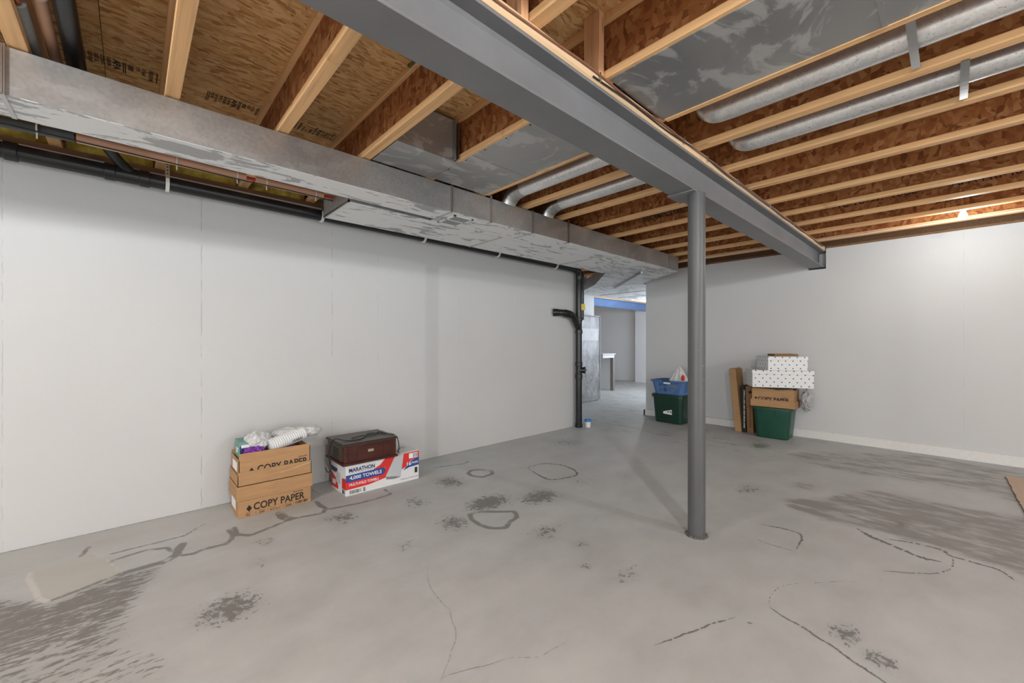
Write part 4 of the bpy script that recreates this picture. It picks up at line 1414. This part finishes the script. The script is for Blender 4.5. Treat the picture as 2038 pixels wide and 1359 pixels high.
# sleeve of stacked white plates, wrapped in film
t_ = thing('plate_sleeve', 'long sleeve of stacked white plates in clear film on the open box', 'tableware', (-3.46, 0.88, 0.48))
p0, p1 = Vector((-3.43, 0.745, 0.463)), Vector((-3.50, 1.00, 0.512))
ax = (p1 - p0)
pts, rr = [], []
n = 64
for i in range(n + 1):
    pts.append(p0 + ax * (i / n))
    rr.append(0.049 + (0.0022 if i % 4 < 2 else -0.0022))
rr[0] = rr[-1] = 0.042
obj('plates', tube(pts, rr, 28), plain('white_foam_plates', (0.76, 0.76, 0.75), 0.5, var=0.03), t_, smooth=True)
obj('film_tail', blob(p1 + ax * 0.20, (0.045, 0.085, 0.042), 0.3, 2.6, 2, 3), FILM, t_, smooth=True)
obj('film_cover', blob(p0 + ax * 0.72 + Vector((-0.045, 0, 0.028)), (0.055, 0.15, 0.042), 0.25, 2.6, 21, 4), FILM, t_, smooth=True)
face_poly('barcode', barcode(0, 0, 0.08, 0.022, 14, 8), p0 + ax * 0.60 + Vector((0.047, 0, -0.026)), ax.normalized(), Zv, BLACK, t_, 0.004)

# ------------------------------------------------------------------ paper towel carton
TX0, TX1, TY0, TY1, TH = -3.600, -3.280, 1.245, 1.900, 0.256
t_ = thing('towel_carton', 'white, red and blue paper towel carton under the wooden radio', 'box', ((TX0 + TX1) / 2, (TY0 + TY1) / 2, 0))
obj('body', bx(((TX0, TY0, 0), (TX1, TY1, TH)), bevel=0.003), WHITE_CARD, t_)
W_, H_ = TY1 - TY0, TH
fo = (TX1, TY0, 0)
red = [[(0, 0.052), (0.17, 0.058), (0.30, 0.075), (0.345, 0.092), (0.405, 0.1), (0.41, 0.135), (0.40, 0.17), (0.30, 0.17), (0.0, 0.12)],
       [(0.26, 0.17), (0.40, 0.17), (0.47, 0.1), (0.56, 0.15), (W_, 0.20), (W_, H_ - 0.003), (0.40, H_ - 0.003), (0.35, 0.235)]]
face_poly('print_red', [[(0.0, 0.050), (0.19, 0.055), (0.33, 0.078), (0.33, 0.13), (0.0, 0.13)],
                        [(0.215, 0.165), (0.29, 0.20), (0.34, H_ - 0.004), (W_ - 0.001, H_ - 0.004), (W_ - 0.001, 0.195), (0.58, 0.185), (0.52, 0.13), (0.44, 0.10), (0.33, 0.078), (0.33, 0.165)]], fo, Y, Zv, RED_INK, t_, 0.0008)
face_poly('print_white', [[(0.43, 0.04), (0.56, 0.06), (W_ - 0.002, 0.10), (W_ - 0.002, 0.13), (0.54, 0.105), (0.49, 0.10)]], fo, Y, Zv, WHITE_CARD, t_, 0.0010)
blue = [(0.0, 0.108), (0.30, 0.112)]
for k in range(9):
    a = math.radians(-90 + 180 * k / 8)
    blue.append((0.305 + 0.03 * math.cos(a), 0.142 + 0.030 * math.sin(a)))
blue += [(0.30, 0.172), (0.0, 0.165)]
face_poly('print_blue', [blue, [(0.50, 0.105), (0.56, 0.122), (0.62, 0.126), (W_ - 0.001, 0.128), (W_ - 0.001, 0.20), (0.585, 0.182), (0.55, 0.158)]], fo, Y, Zv, BLUE_INK, t_, 0.0014)
face_poly('print_towel', [[(0.335, 0.085), (0.42, H_ - 0.014), (0.505, H_ - 0.004), (0.475, 0.055), (0.42, 0.07)]], fo, Y, Zv, GREY_INK, t_, 0.0016)
face_poly('print_towel', [[(0.335, 0.085), (0.42, 0.072), (0.475, 0.056), (0.42, 0.050), (0.345, 0.060)]], fo, Y, Zv, DGREY_INK, t_, 0.0018)
text('print', 'MARATHON', (TX1, TY0 + 0.025, 0.185), Y, Zv, 0.215, 0.034, NAVY_INK, t_, 0.03, 0.0018)
text('print', '4,000 TOWELS', (TX1, TY0 + 0.030, 0.122), Y, Zv, 0.27, 0.033, WHITE_INK, t_, 0.02, 0.0022)
text('print', 'MULTI-FOLD TOWELS', (TX1, TY0 + 0.028, 0.075), Y, Zv, 0.245, 0.022, WHITE_INK, t_, 0.02, 0.0020)
text('print', '16', (TX1, TY0 + 0.535, 0.138), Y, Zv, 0.042, 0.032, WHITE_INK, t_, 0.03, 0.0022)
text('print', 'PACKS', (TX1, TY0 + 0.582, 0.148), Y, Zv, 0.062, 0.018, WHITE_INK, t_, 0.03, 0.0022)
text('print', 'QUALITY PAPER PRODUCTS', (TX1, TY0 + 0.028, 0.175), Y, Zv, 0.21, 0.006, DGREY_INK, t_, 0.0, 0.0018)
text('print', '250 PER PACK / 16 PACKS PER CASE', (TX1, TY0 + 0.475, 0.025), Y, Zv, 0.17, 0.008, DGREY_INK, t_, 0.01, 0.0018)
face_poly('barcode', barcode(0.03, 0.012, 0.125, 0.042, 24, 2) + [rect(0.142, 0.010, 0.158, 0.044)], fo, Y, Zv, DGREY_INK, t_, 0.0020)
face_poly('panel', [rect(0.612, 0.062, 0.638, 0.110)], fo, Y, Zv, BLACK, t_, 0.0018)
face_poly('sticker', [rect(0.555, 0.198, 0.64, 0.243)], fo, Y, Zv, WHITE_INK, t_, 0.0018)
face_poly('barcode', barcode(0.595, 0.202, 0.635, 0.238, 9, 12), fo, Y, Zv, NAVY_INK, t_, 0.0022)
so = (TX0, TY0, 0)
SW = TX1 - TX0
face_poly('print_red', [[(0, 0.02), (0.16, 0.02), (0.16, 0.05), (0.11, 0.10), (0.0, 0.14)], [(0.24, 0.05), (SW, 0.05), (SW, 0.14), (0.24, 0.13)]], so, X, Zv, RED_INK, t_)
face_poly('print_blue', [[(0.0, 0.150), (0.14, 0.145), (0.14, 0.185), (0.0, 0.19)]], so, X, Zv, NAVY_INK, t_)
face_poly('print_white', [rect(0.03, 0.045, 0.10, 0.085)], so, X, Zv, WHITE_INK, t_, 0.0014)
face_poly('barcode', barcode(0.25, 0.010, 0.30, 0.045, 7, 6), so, X, Zv, BLACK, t_, 0.0014)
face_poly('panel', [rect(0.11, 0.07, 0.20, 0.16)], so, X, Zv, GREY_INK, t_, 0.0012)
face_poly('tear', [[(0.02, 0.575), (0.10, 0.59), (0.12, 0.60), (0.03, 0.585)]], (TX0 + 0.05, TY0, TH), X, Y, BLACK, t_, 0.0012)

# ------------------------------------------------------------------ wooden radio on the carton
RX0, RX1, RY0, RY1, RZ0, RZ1 = -3.615, -3.222, 1.200, 1.668, TH + 0.0005, 0.430
t_ = thing('wooden_radio', 'dark mahogany tabletop radio with a small brass badge on the carton', 'radio', ((RX0 + RX1) / 2, (RY0 + RY1) / 2, RZ0))
obj('base_moulding', bx(((RX0, RY0, RZ0), (RX1, RY1, RZ0 + 0.020)), bevel=0.005, seg=2), MAHOG, t_)
c_ = obj('cabinet', bx(((RX0 + 0.015, RY0 + 0.014, RZ0 + 0.020), (RX1 - 0.014, RY1 - 0.014, RZ1 - 0.018)), bevel=0.002), MAHOG, t_)
l_ = obj('lid', bx(((RX0, RY0, RZ1 - 0.018), (RX1, RY1, RZ1 - 0.008)), ((RX0 + 0.006, RY0 + 0.006, RZ1 - 0.008), (RX1 - 0.006, RY1 - 0.006, RZ1)), bevel=0.003), MAHOG_T, t_)
xa = RX1 - 0.014
for y0_, y1_ in ((RY0 + 0.055, RY0 + 0.12), (RY0 + 0.13, RY1 - 0.13), (RY1 - 0.12, RY1 - 0.055)):
    zt, zb_ = RZ1 - 0.034, RZ0 + 0.034
    obj('front_panel', bx(((xa - 0.001, y0_, zb_), (xa + 0.003, y1_, zt)), bevel=0.0015), MAHOG, t_)
obj('corner_post', bx(((xa - 0.001, RY0 + 0.016, RZ0 + 0.022), (xa + 0.006, RY0 + 0.045, RZ1 - 0.020)), bevel=0.002), MAHOG, t_)
obj('corner_post', bx(((xa - 0.001, RY1 - 0.045, RZ0 + 0.022), (xa + 0.006, RY1 - 0.016, RZ1 - 0.020)), bevel=0.002), MAHOG, t_)
obj('badge', bx(((xa + 0.003, 1.405, 0.338), (xa + 0.007, 1.455, 0.362)), bevel=0.003, seg=2), BRASS, t_)
ys_ = RY0 + 0.014
obj('side_panel', bx(((RX0 + 0.05, ys_ - 0.003, RZ0 + 0.03), (RX1 - 0.05, ys_ + 0.001, RZ1 - 0.028)), bevel=0.001), MAHOG_T, t_)
for i in range(5):
    z_ = 0.300 + i * 0.018
    obj('vent_slot', bx(((-3.46, ys_ - 0.0045, z_), (-3.34, ys_ - 0.0028, z_ + 0.006))), BLACK, t_)
obj('lid_inlay', bx(((RX0 + 0.05, RY0 + 0.05, RZ1), (RX1 - 0.05, RY0 + 0.053, RZ1 + 0.0006)), ((RX0 + 0.05, RY1 - 0.053, RZ1), (RX1 - 0.05, RY1 - 0.05, RZ1 + 0.0006)),
                    ((RX0 + 0.05, RY0 + 0.05, RZ1), (RX0 + 0.053, RY1 - 0.05, RZ1 + 0.0006)), ((RX1 - 0.053, RY0 + 0.05, RZ1), (RX1 - 0.05, RY1 - 0.05, RZ1 + 0.0006))), BRASS if False else plain('inlay_line', (0.12, 0.09, 0.06), 0.4), t_)
zc = RZ1 + 0.005
cord = smooth_path([(-3.50, 1.165, 0.20), (-3.47, 1.170, 0.17), (-3.42, 1.178, 0.20), (-3.47, 1.182, 0.30), (-3.45, 1.190, 0.395), (-3.40, 1.205, zc + 0.012), (-3.33, 1.27, zc), (-3.30, 1.36, zc),
                    (-3.36, 1.43, zc), (-3.46, 1.50, zc), (-3.44, 1.57, zc), (-3.38, 1.60, zc), (-3.31, 1.655, zc), (-3.285, 1.683, RZ1 - 0.02), (-3.29, 1.705, 0.36), (-3.30, 1.715, 0.30), (-3.28, 1.700, 0.275),
                    (-3.31, 1.72, TH + 0.006), (-3.38, 1.74, TH + 0.006), (-3.44, 1.80, TH + 0.006)], 6)
cord2 = smooth_path([(-3.38, 1.33, zc), (-3.40, 1.42, zc + 0.004), (-3.38, 1.52, zc), (-3.43, 1.585, zc + 0.008), (-3.36, 1.625, zc)], 6)
obj('power_cord', tube(cord, 0.0036, 8), CABLE_BK, t_, smooth=True)
obj('cord_loop', tube(cord2, 0.0036, 8), CABLE_BK, t_, smooth=True)
# loose white wire hanging against the wall between the two stacks
tag(obj('white_wire', tube(smooth_path([(-3.757, 1.10, 0.36), (-3.760, 1.06, 0.30), (-3.762, 1.04, 0.20), (-3.760, 1.075, 0.10), (-3.72, 1.13, 0.006), (-3.60, 1.10, 0.006), (-3.52, 1.13, 0.006)], 6), 0.0028, 8), plain('pale_wire', (0.55, 0.54, 0.52), 0.5), smooth=True), 'thin pale wire hanging between the copy paper boxes and towel carton', 'wire')

# ================================================================== THINGS BY THE FAR WALL
def tote(root, cx, cy, hx0, hy0, hx1, hy1, h, mat, rim=0.02):
    r0, r1 = 0.05, 0.06
    rings = []
    for f in (0.0, 0.03, 0.5, 1.0):
        ins = 0.012 if f == 0 else 0
        hx = hx0 + (hx1 - hx0) * f - ins
        hy = hy0 + (hy1 - hy0) * f - ins
        rings.append((rrect(cx, cy, hx, hy, r0 + (r1 - r0) * f), h * f))
    obj('body', loft(rings), mat, root, smooth=True, local=True)
    obj('rim', loft([(rrect(cx, cy, hx1 - 0.004, hy1 - 0.004, r1), h - 0.03), (rrect(cx, cy, hx1 + rim, hy1 + rim, r1 + rim), h - 0.028), (rrect(cx, cy, hx1 + rim, hy1 + rim, r1 + rim), h - 0.004),
                     (rrect(cx, cy, hx1 + rim - 0.006, hy1 + rim - 0.006, r1 + rim), h), (rrect(cx, cy, hx1 - 0.006, hy1 - 0.006, r1), h), (rrect(cx, cy, hx1 - 0.012, hy1 - 0.012, r1), h - 0.05)], cap0=False), mat, root, smooth=True, local=True)


# left tote with a laundry basket on it
t_ = thing('storage_tote', 'dark green plastic tote under the blue laundry basket', 'storage tote', (-2.945, 6.160, 0), math.radians(-2))
tote(t_, 0, 0, 0.215, 0.175, 0.245, 0.205, 0.42, GREEN_D)
obj('lid', loft([(rrect(0, 0, 0.262, 0.222, 0.07), 0.418), (rrect(0, 0, 0.262, 0.222, 0.07), 0.436), (rrect(0, 0, 0.25, 0.21, 0.06), 0.440)], True, True), GREEN_D, t_, smooth=True, local=True)
fp = obj('front_panel', loft([(rrect(0.0, 0.20, 0.145, 0.11, 0.03), 0.0), (rrect(0.0, 0.20, 0.14, 0.105, 0.03), 0.006)], True, True), GREEN_D, t_, smooth=True, local=True)
fp.matrix_basis = Matrix.Translation((0, -0.1775, -0.0)) @ Matrix.Rotation(math.radians(90 - 4.1), 4, 'X')
lb = face_poly('label', [[(-0.055, 0.145), (0.085, 0.138), (0.082, 0.215), (-0.055, 0.178)]], (0, -0.1985, 0), X, Zv, WHITE_INK, t_, 0.0)
lb.matrix_parent_inverse = Matrix.Identity(4)
lp = face_poly('label_print', [[(0.0, 0.172), (0.055, 0.200), (0.05, 0.188), (0.02, 0.165)], [(0.055, 0.165), (0.075, 0.168), (0.074, 0.195), (0.060, 0.188)]], (0, -0.1990, 0), X, Zv, BLACK, t_, 0.0)
lp.matrix_parent_inverse = Matrix.Identity(4)


def basket(root, hx0, hy0, hx1, hy1, h):
    nper = 18
    pts0 = rrect(0, 0, hx0, hy0, 0.07, nper)
    # denser outline by resampling
    def resample(pts, n):
        P = pts + [pts[0]]
        L = [0]
        for a, b in zip(P, P[1:]):
            L.append(L[-1] + math.hypot(b[0] - a[0], b[1] - a[1]))
        out = []
        j = 0
        for i in range(n):
            s = L[-1] * i / n
            while L[j + 1] < s:
                j += 1
            f = (s - L[j]) / max(1e-9, L[j + 1] - L[j])
            out.append((P[j][0] + (P[j + 1][0] - P[j][0]) * f, P[j][1] + (P[j + 1][1] - P[j][1]) * f))
        return out
    N = 240
    zs = [0, 0.10, 0.20, 0.46, 0.52, 0.78, 0.90, 1.0]
    bm = bmesh.new()
    rows = []
    for f in zs:
        pts = resample(rrect(0, 0, hx0 + (hx1 - hx0) * f, hy0 + (hy1 - hy0) * f, 0.08, nper), N)
        rows.append([bm.verts.new((p[0], p[1], h * f)) for p in pts])
    for r in range(len(zs) - 1):
        for k in range(N):
            m = rows[0][k].co
            slot = r in (2, 4) and (k % 4 < 2) and (k % 24 < 18)
            corner = abs(m.x) > hx0 * 0.72 and abs(m.y) > hy0 * 0.72
            if slot and not corner:
                continue
            bm.faces.new((rows[r][k], rows[r][(k + 1) % N], rows[r + 1][(k + 1) % N], rows[r + 1][k]))
    bm.faces.new(rows[0][::-1])
    o = obj('basket_wall', bm, BLUE_PL, root, smooth=True, local=True)
    md = o.modifiers.new('thickness', 'SOLIDIFY')
    md.thickness = 0.004
    obj('basket_rim', loft([(rrect(0, 0, hx1 - 0.004, hy1 - 0.004, 0.08), h - 0.018), (rrect(0, 0, hx1 + 0.026, hy1 + 0.026, 0.10), h - 0.012), (rrect(0, 0, hx1 + 0.028, hy1 + 0.028, 0.10), h + 0.002),
                            (rrect(0, 0, hx1 + 0.014, hy1 + 0.014, 0.09), h + 0.010), (rrect(0, 0, hx1 - 0.006, hy1 - 0.006, 0.08), h + 0.004)], cap0=False), BLUE_PL, root, smooth=True, local=True)
    obj('handle_opening', bx(((-0.055, -hy1 + 0.002, h - 0.045), (0.055, -hy1 + 0.012, h - 0.018)), bevel=0.004), WHITE_INK, root, local=True)
    obj('handle_grip', bx(((-0.065, -hy1 - 0.030, h - 0.010), (0.065, -hy1 + 0.0, h + 0.013)), bevel=0.006, seg=2), plain('dark_blue_grip', (0.02, 0.03, 0.05), 0.4), root, local=True)


t_ = thing('laundry_basket', 'blue slotted plastic laundry basket standing on the dark green tote', 'laundry basket', (-2.935, 6.150, 0.4405), math.radians(-2))
basket(t_, 0.235, 0.170, 0.275, 0.205, 0.205)
# tied white bag in the basket
bm = bmesh.new()
seg, nr = 40, 16
rows = []
for i in range(nr + 1):
    f = i / nr
    z = 0.45 + 0.41 * f
    base = 0.185 * (1 - f) ** 0.8 + 0.008
    if f < 0.35:
        base = min(base, 0.125 + 0.12 * f)
    row = []
    for k in range(seg):
        a = 2 * math.pi * k / seg
        r = base * (1 + 0.10 * (f ** 0.5) * math.sin(11 * a + 1.3) + 0.05 * math.sin(5 * a))
        row.append(bm.verts.new((-2.86 + 0.02 * f + r * 1.25 * math.cos(a), 6.150 + r * 0.95 * math.sin(a), z)))
    rows.append(row)
for a, b in zip(rows, rows[1:]):
    for k in range(seg):
        bm.faces.new((a[k], a[(k + 1) % seg], b[(k + 1) % seg], b[k]))
bm.faces.new(rows[0][::-1])
bm.faces.new(rows[-1])
t_ = thing('shopping_bag', 'white plastic shopping bag gathered to a peak in the blue basket', 'bag', (-2.86, 6.175, 0.45))
obj('bag_body', bm, BAG_W, t_, smooth=True)
rp = obj('red_print', blob((-2.735, 6.045, 0.70), (0.026, 0.016, 0.045), 0.3, 2, 4, 2), RED_INK, t_, smooth=True)
tag(obj('folded_cloth', blob((-3.12, 6.15, 0.505), (0.05, 0.09, 0.055), 0.3, 2, 9, 3, flat=-0.055), plain('pale_cloth', (0.45, 0.42, 0.40), 0.9)), 'pale cloth seen through the slots of the blue basket', 'cloth')

# ------------------------------------------------------------------ right-hand pile
t_ = thing('storage_tote', 'green plastic tote carrying the open copy paper box by the far wall', 'storage tote', (-1.573, 6.160, 0), math.radians(3))
tote(t_, 0, 0, 0.178, 0.165, 0.215, 0.195, 0.398, GREEN, rim=0.012)
fp = obj('front_panel', loft([(rrect(-0.02, 0.215, 0.105, 0.075, 0.012), 0.0), (rrect(-0.02, 0.215, 0.100, 0.070, 0.012), 0.005)], True, True), GREEN, t_, smooth=True, local=True)
fp.matrix_basis = Matrix.Translation((0, -0.166, 0)) @ Matrix.Rotation(math.radians(90 - 4.4), 4, 'X')
for xx in (-0.10, 0.045):
    fp = obj('handle_rib', bx(((xx, -0.200, 0.315), (xx + 0.008, -0.180, 0.368)), bevel=0.002), GREEN, t_, local=True)

zb = 0.400
t_ = thing('copy_paper_box', 'cardboard copy paper box in its lid on the green tote', 'box', (-1.563, 6.14, zb), math.radians(3))
hx, hy = 0.236, 0.140
b_ = obj('body', open_box((-hx, -hy, 0.004), (hx, hy, 0.235)), CARD, t_, local=True)
obj('lid_tray', open_box((-hx - 0.014, -hy - 0.014, 0.0), (hx + 0.014, hy + 0.014, 0.092)), CARD, t_, local=True)
o_ = text('print', 'COPY PAPER', (-0.165, -hy, 0.078 + 0.004), X, Zv, 0.345, 0.046, BLACK, b_, 0.03, 0.0015, local=True)
face_poly('logo', [[(-0.205, 0.108), (-0.187, 0.125), (-0.170, 0.108), (-0.187, 0.092)]], (0, -hy, 0), X, Zv, BLACK, b_, 0.0015, local=True)
text('print', 'Recycled', (0.11, -hy, 0.137), X, Zv, 0.065, 0.008, BLACK, b_, 0.02, 0.0015, local=True)

# sheets and bags poking out of it
t_ = thing('paper_sheaf', 'crumpled loose papers sticking out under the dotted boxes', 'paper', (-1.50, 6.05, 0.64))
rnd = random.Random(9)
for i in range(6):
    bm = bmesh.new()
    x0 = -1.62 + 0.045 * i
    n = 6
    prev = None
    for k in range(n + 1):
        f = k / n
        p = Vector((x0 + 0.20 * f, 6.02 - 0.075 * f + 0.01 * i, 0.622 + 0.003 * i + 0.022 * f + 0.008 * math.sin(5 * f + i)))
        a = [bm.verts.new(p + Vector((0, 0.035, 0.0))), bm.verts.new(p + Vector((0.0, -0.015, 0.004 * math.sin(f * 9 + i))))]
        if prev:
            bm.faces.new((prev[0], a[0], a[1], prev[1]))
        prev = a
    o_ = obj('sheet', bm, WHITE_PL if i % 3 else plain('dark_strip', (0.06, 0.06, 0.06), 0.5), t_)
    md = o_.modifiers.new('t', 'SOLIDIFY')
    md.thickness = 0.002
t_ = tag(obj('plastic_bag', blob((-1.232, 6.20, 0.50), (0.060, 0.10, 0.140), 0.25, 2.2, 6, 4), BAG_G), 'grey translucent plastic bag hanging beside the copy paper box on the tote', 'bag')
blob_col = None


def dotted_box(label, loc, rot, L, D, Hh, lid):
    t_ = thing('dotted_box', label, 'box', loc, rot, 'white dotted gift boxes')
    obj('body', bx(((0.004, 0.004, 0), (L - 0.004, D - 0.004, Hh - 0.004)), bevel=0.002), DOTS, t_, local=True)
    obj('lid', bx(((0, 0, Hh - lid), (L, D, Hh)), bevel=0.003), DOTS, t_, local=True)
    return t_


dotted_box('long white box with black dots lying across the copy paper box', (-1.715, 5.745, 0.668), math.radians(28), 0.665, 0.365, 0.215, 0.052)
dotted_box('shorter white box with black dots, topmost on the pile', (-1.555, 5.800, 0.884), math.radians(36), 0.45, 0.36, 0.172, 0.048)
t_ = thing('cardboard_tray', 'thin brown cardboard tray lying on the topmost dotted box', 'cardboard', (-1.50, 6.08, 1.0565), math.radians(36))
obj('tray', open_box((-0.10, -0.10, 0.0), (0.17, 0.10, 0.028)), CARD_D, t_, local=True)

# flat-pack cartons leaning against the far wall
def slab(name, label, x0, x1, yb0, depth, h, lean, mat):
    t_ = thing(name, label, 'box', ((x0 + x1) / 2, yb0, 0))
    bm = bx(((x0, yb0, 0.0), (x1, yb0 + depth, h)), bevel=0.004)
    for v in bm.verts:
        v.co.x += lean * v.co.z / h
        if abs(v.co.x - x0) < 0.2:
            v.co.x += 0.006 * mnoise.noise(Vector((v.co.y * 8, v.co.z * 5, 2)))
    return t_, obj('carton', bm, mat, t_)


t1, c1 = slab('flat_carton', 'tall brown flat carton leaning on the far wall beside the pile', -2.045, -1.960, 6.13, 0.255, 0.865, -0.075, CARD)
obj('open_flap', bx(((-2.035, 6.135, 0.866), (-2.030, 6.30, 0.88))), CARD, t1)
t2, c2 = slab('flat_carton', 'black sided flat carton with white lettering beside the tall brown one', -1.953, -1.905, 6.14, 0.245, 0.64, -0.02, BLACK)
text('print', 'SOLID WOOD SHELF UNIT / EASY TO BUILD', (-1.919, 6.14, 0.06), (0, 0, 1), (-1, 0, 0), 0.52, 0.020, WHITE_INK, c2, 0.01, 0.003)
t3, c3 = slab('flat_carton', 'brown flat carton with a black round mark between tote and black carton', -1.900, -1.820, 6.15, 0.235, 0.635, -0.02, CARD_D)
face_poly('logo', [[(-1.860 + 0.022 * math.cos(2 * math.pi * k / 16), 0.555 + 0.022 * math.sin(2 * math.pi * k / 16)) for k in range(16)]], (0, 6.15, 0), X, Zv, BLACK, c3, 0.002)
text('print', 'HANDLE WITH CARE', (-1.845, 6.15, 0.08), (0, 0, 1), (-1, 0, 0), 0.30, 0.025, BLACK, c3, 0.01, 0.002)

# ------------------------------------------------------------------ rug at the right edge
bm = bmesh.new()
rnd = random.Random(2)
edge = []
for i in range(60):
    f = i / 59
    edge.append((0.338 + 0.030 * f + rnd.uniform(-0.004, 0.004), 5.868 - 1.60 * f))
top = [(0.338 + 1.8 * i / 40, 5.868 + rnd.uniform(-0.004, 0.004) - 0.02 * i / 40) for i in range(40, 0, -1)]
t_ = thing('area_rug', 'beige rug with a ragged edge on the concrete at right', 'rug', (1.2, 5.0, 0))
obj('pile', prism(edge + [(2.14, 4.27)] + top, 0.0005, 0.010), RUG, t_)
bm = bmesh.new()
for i in range(58):
    p = Vector(edge[i] + (0.004,))
    q = Vector(edge[i + 1] + (0.004,))
    add_tube(bm, [p, q], 0.0035, 6)
obj('edge_binding', bm, plain('rug_binding', (0.20, 0.14, 0.10), 0.9), t_)

# ================================================================== FAR ROOM
bm = bmesh.new()
bmesh.ops.create_cube(bm, size=1.0)
bmesh.ops.scale(bm, vec=(0.20, 1.00, 1.80), verts=bm.verts)
bmesh.ops.translate(bm, vec=(-5.185, 6.79, 0.90), verts=bm.verts)
bmesh.ops.bevel(bm, geom=bm.edges[:], offset=0.03, segments=2, affect='EDGES')
bmesh.ops.subdivide_edges(bm, edges=[e for e in bm.edges if e.calc_length() > 0.3], cuts=24, use_grid_fill=True)
for v in bm.verts:
    k = mnoise.noise(Vector((v.co.x * 4, v.co.y * 5, v.co.z * 3))) * 0.012 + mnoise.noise(Vector((v.co.y * 14, v.co.z * 9, 3))) * 0.006
    if v.co.z > 0.02:
        v.co.x += k
    if v.co.z < 0.0:
        v.co.z = 0.0
t_ = thing('wrapped_mattress', 'tall mattress in cloudy grey plastic standing on end beyond the opening', 'mattress', (-5.185, 6.79, 0))
obj('mattress', bm, WRAP, t_, smooth=True)
face_poly('plastic_window', [rect(-0.42, 1.27, 0.40, 1.52)], (-5.068, 6.79, 0), Y, Zv, plain('pale_label_panel', (0.60, 0.60, 0.61), 0.4, var=0.2, scale=6), t_, 0.002)
obj('wrap_seam', tube([(-5.075, 7.275, 0.03), (-5.072, 7.28, 0.5), (-5.075, 7.272, 1.1), (-5.075, 7.28, 1.77)], 0.010, 8), plain('folded_film', (0.6, 0.6, 0.59), 0.25), t_, smooth=True)
obj('wrap_seam', tube([(-5.075, 6.31, 1.785), (-5.072, 6.8, 1.79), (-5.075, 7.27, 1.785)], 0.010, 8), plain('folded_film_top', (0.6, 0.6, 0.59), 0.25), t_, smooth=True)

t_ = thing('work_bench', 'white topped bench on square wooden legs in the far room', 'table', (-6.5, 8.9, 0))
obj('bench_top', bx(((-7.0, 8.55, 0.925), (-5.88, 9.12, 0.955)), bevel=0.003), plain('bench_top', (0.55, 0.55, 0.56), 0.5), t_)
obj('apron', bx(((-6.98, 8.58, 0.845), (-5.90, 8.60, 0.925)), ((-5.92, 8.60, 0.845), (-5.90, 9.08, 0.925))), plain('bench_apron', (0.6, 0.6, 0.6), 0.5), t_)
for x_, y_ in ((-5.975, 9.01), (-6.98, 9.01)):
    obj('leg', bx(((x_, y_, 0), (x_ + 0.085, y_ + 0.085, 0.845)), bevel=0.003), GREYWOOD, t_)
obj('white_panel', bx(((-6.90, 9.03, 0.0), (-5.98, 9.05, 0.84))), WHITE_CARD, t_)

# ragged green strip caught on the joist beside the beam
bm = bmesh.new()
rnd = random.Random(4)
yg = JY[10] - FW - 0.016
pts = [(-1.98 + 0.035 * i, yg + rnd.uniform(-0.006, 0.006), ZS - 0.028 + rnd.uniform(-0.012, 0.008)) for i in range(15)]
add_tube(bm, pts, [0.010 + rnd.uniform(-0.004, 0.005) for _ in pts], 8)
tag(obj('green_strip', bm, plain('mossy_green', (0.10, 0.13, 0.035), 0.95, var=0.5, scale=40), smooth=True), 'ragged green strip along the top of a joist left of the beam', 'foam strip')

# unseen windows: two added around fill lights, one for the far room
PANE = emis('glowing_pane', (0.9, 0.95, 1.0), 0.25)  # faint glow given to the unseen panes


def window(name, o, r, w_, h_, nx):
    """frame with mullions; o = centre, r = horizontal direction"""
    r = Vector(r)
    n = Vector((0, 0, 1)).cross(r)
    def q(a0, a1, z0, z1, d0, d1):
        bm = bmesh.new()
        vs = [bm.verts.new(Vector(o) + r * a + n * d + Vector((0, 0, z))) for a in (a0, a1) for d in (d0, d1) for z in (z0, z1)]
        for f in ((0, 1, 3, 2), (4, 6, 7, 5), (0, 4, 5, 1), (2, 3, 7, 6), (0, 2, 6, 4), (1, 5, 7, 3)):
            bm.faces.new([vs[i] for i in f])
        return bm
    root = bpy.data.objects.new(name, None)
    COL.objects.link(root)
    root.location = o
    struct(root)
    for a0, a1, z0, z1 in ((-w_ / 2 - .06, w_ / 2 + .06, h_ / 2, h_ / 2 + .06), (-w_ / 2 - .06, w_ / 2 + .06, -h_ / 2 - .06, -h_ / 2), (-w_ / 2 - .06, -w_ / 2, -h_ / 2, h_ / 2), (w_ / 2, w_ / 2 + .06, -h_ / 2, h_ / 2)):
        obj('window_frame', q(a0, a1, z0, z1, -0.03, 0.03), WHITE_PL, root)
    for i in range(1, nx):
        a = -w_ / 2 + w_ * i / nx
        obj('mullion', q(a - .02, a + .02, -h_ / 2, h_ / 2, -0.03, 0.0), WHITE_PL, root)
    for i in range(nx):
        a = -w_ / 2 + w_ * i / nx
        obj('pane', q(a + .02, a + w_ / nx - .02, -h_ / 2, h_ / 2, 0.004, 0.012), PANE, root)


window('window_added_1', (0.8, -5.46, 1.2), (-1, 0, 0), 5.0, 2.0, 4)  # added frame and panes around the back fill light
window('window_added_2', (5.96, 1.0, 1.3), (0, -1, 0), 4.0, 1.8, 3)  # added frame and panes around the right fill light
window('window_3', (-2.98, 9.3, 1.5), (0, -1, 0), 2.0, 1.4, 2)
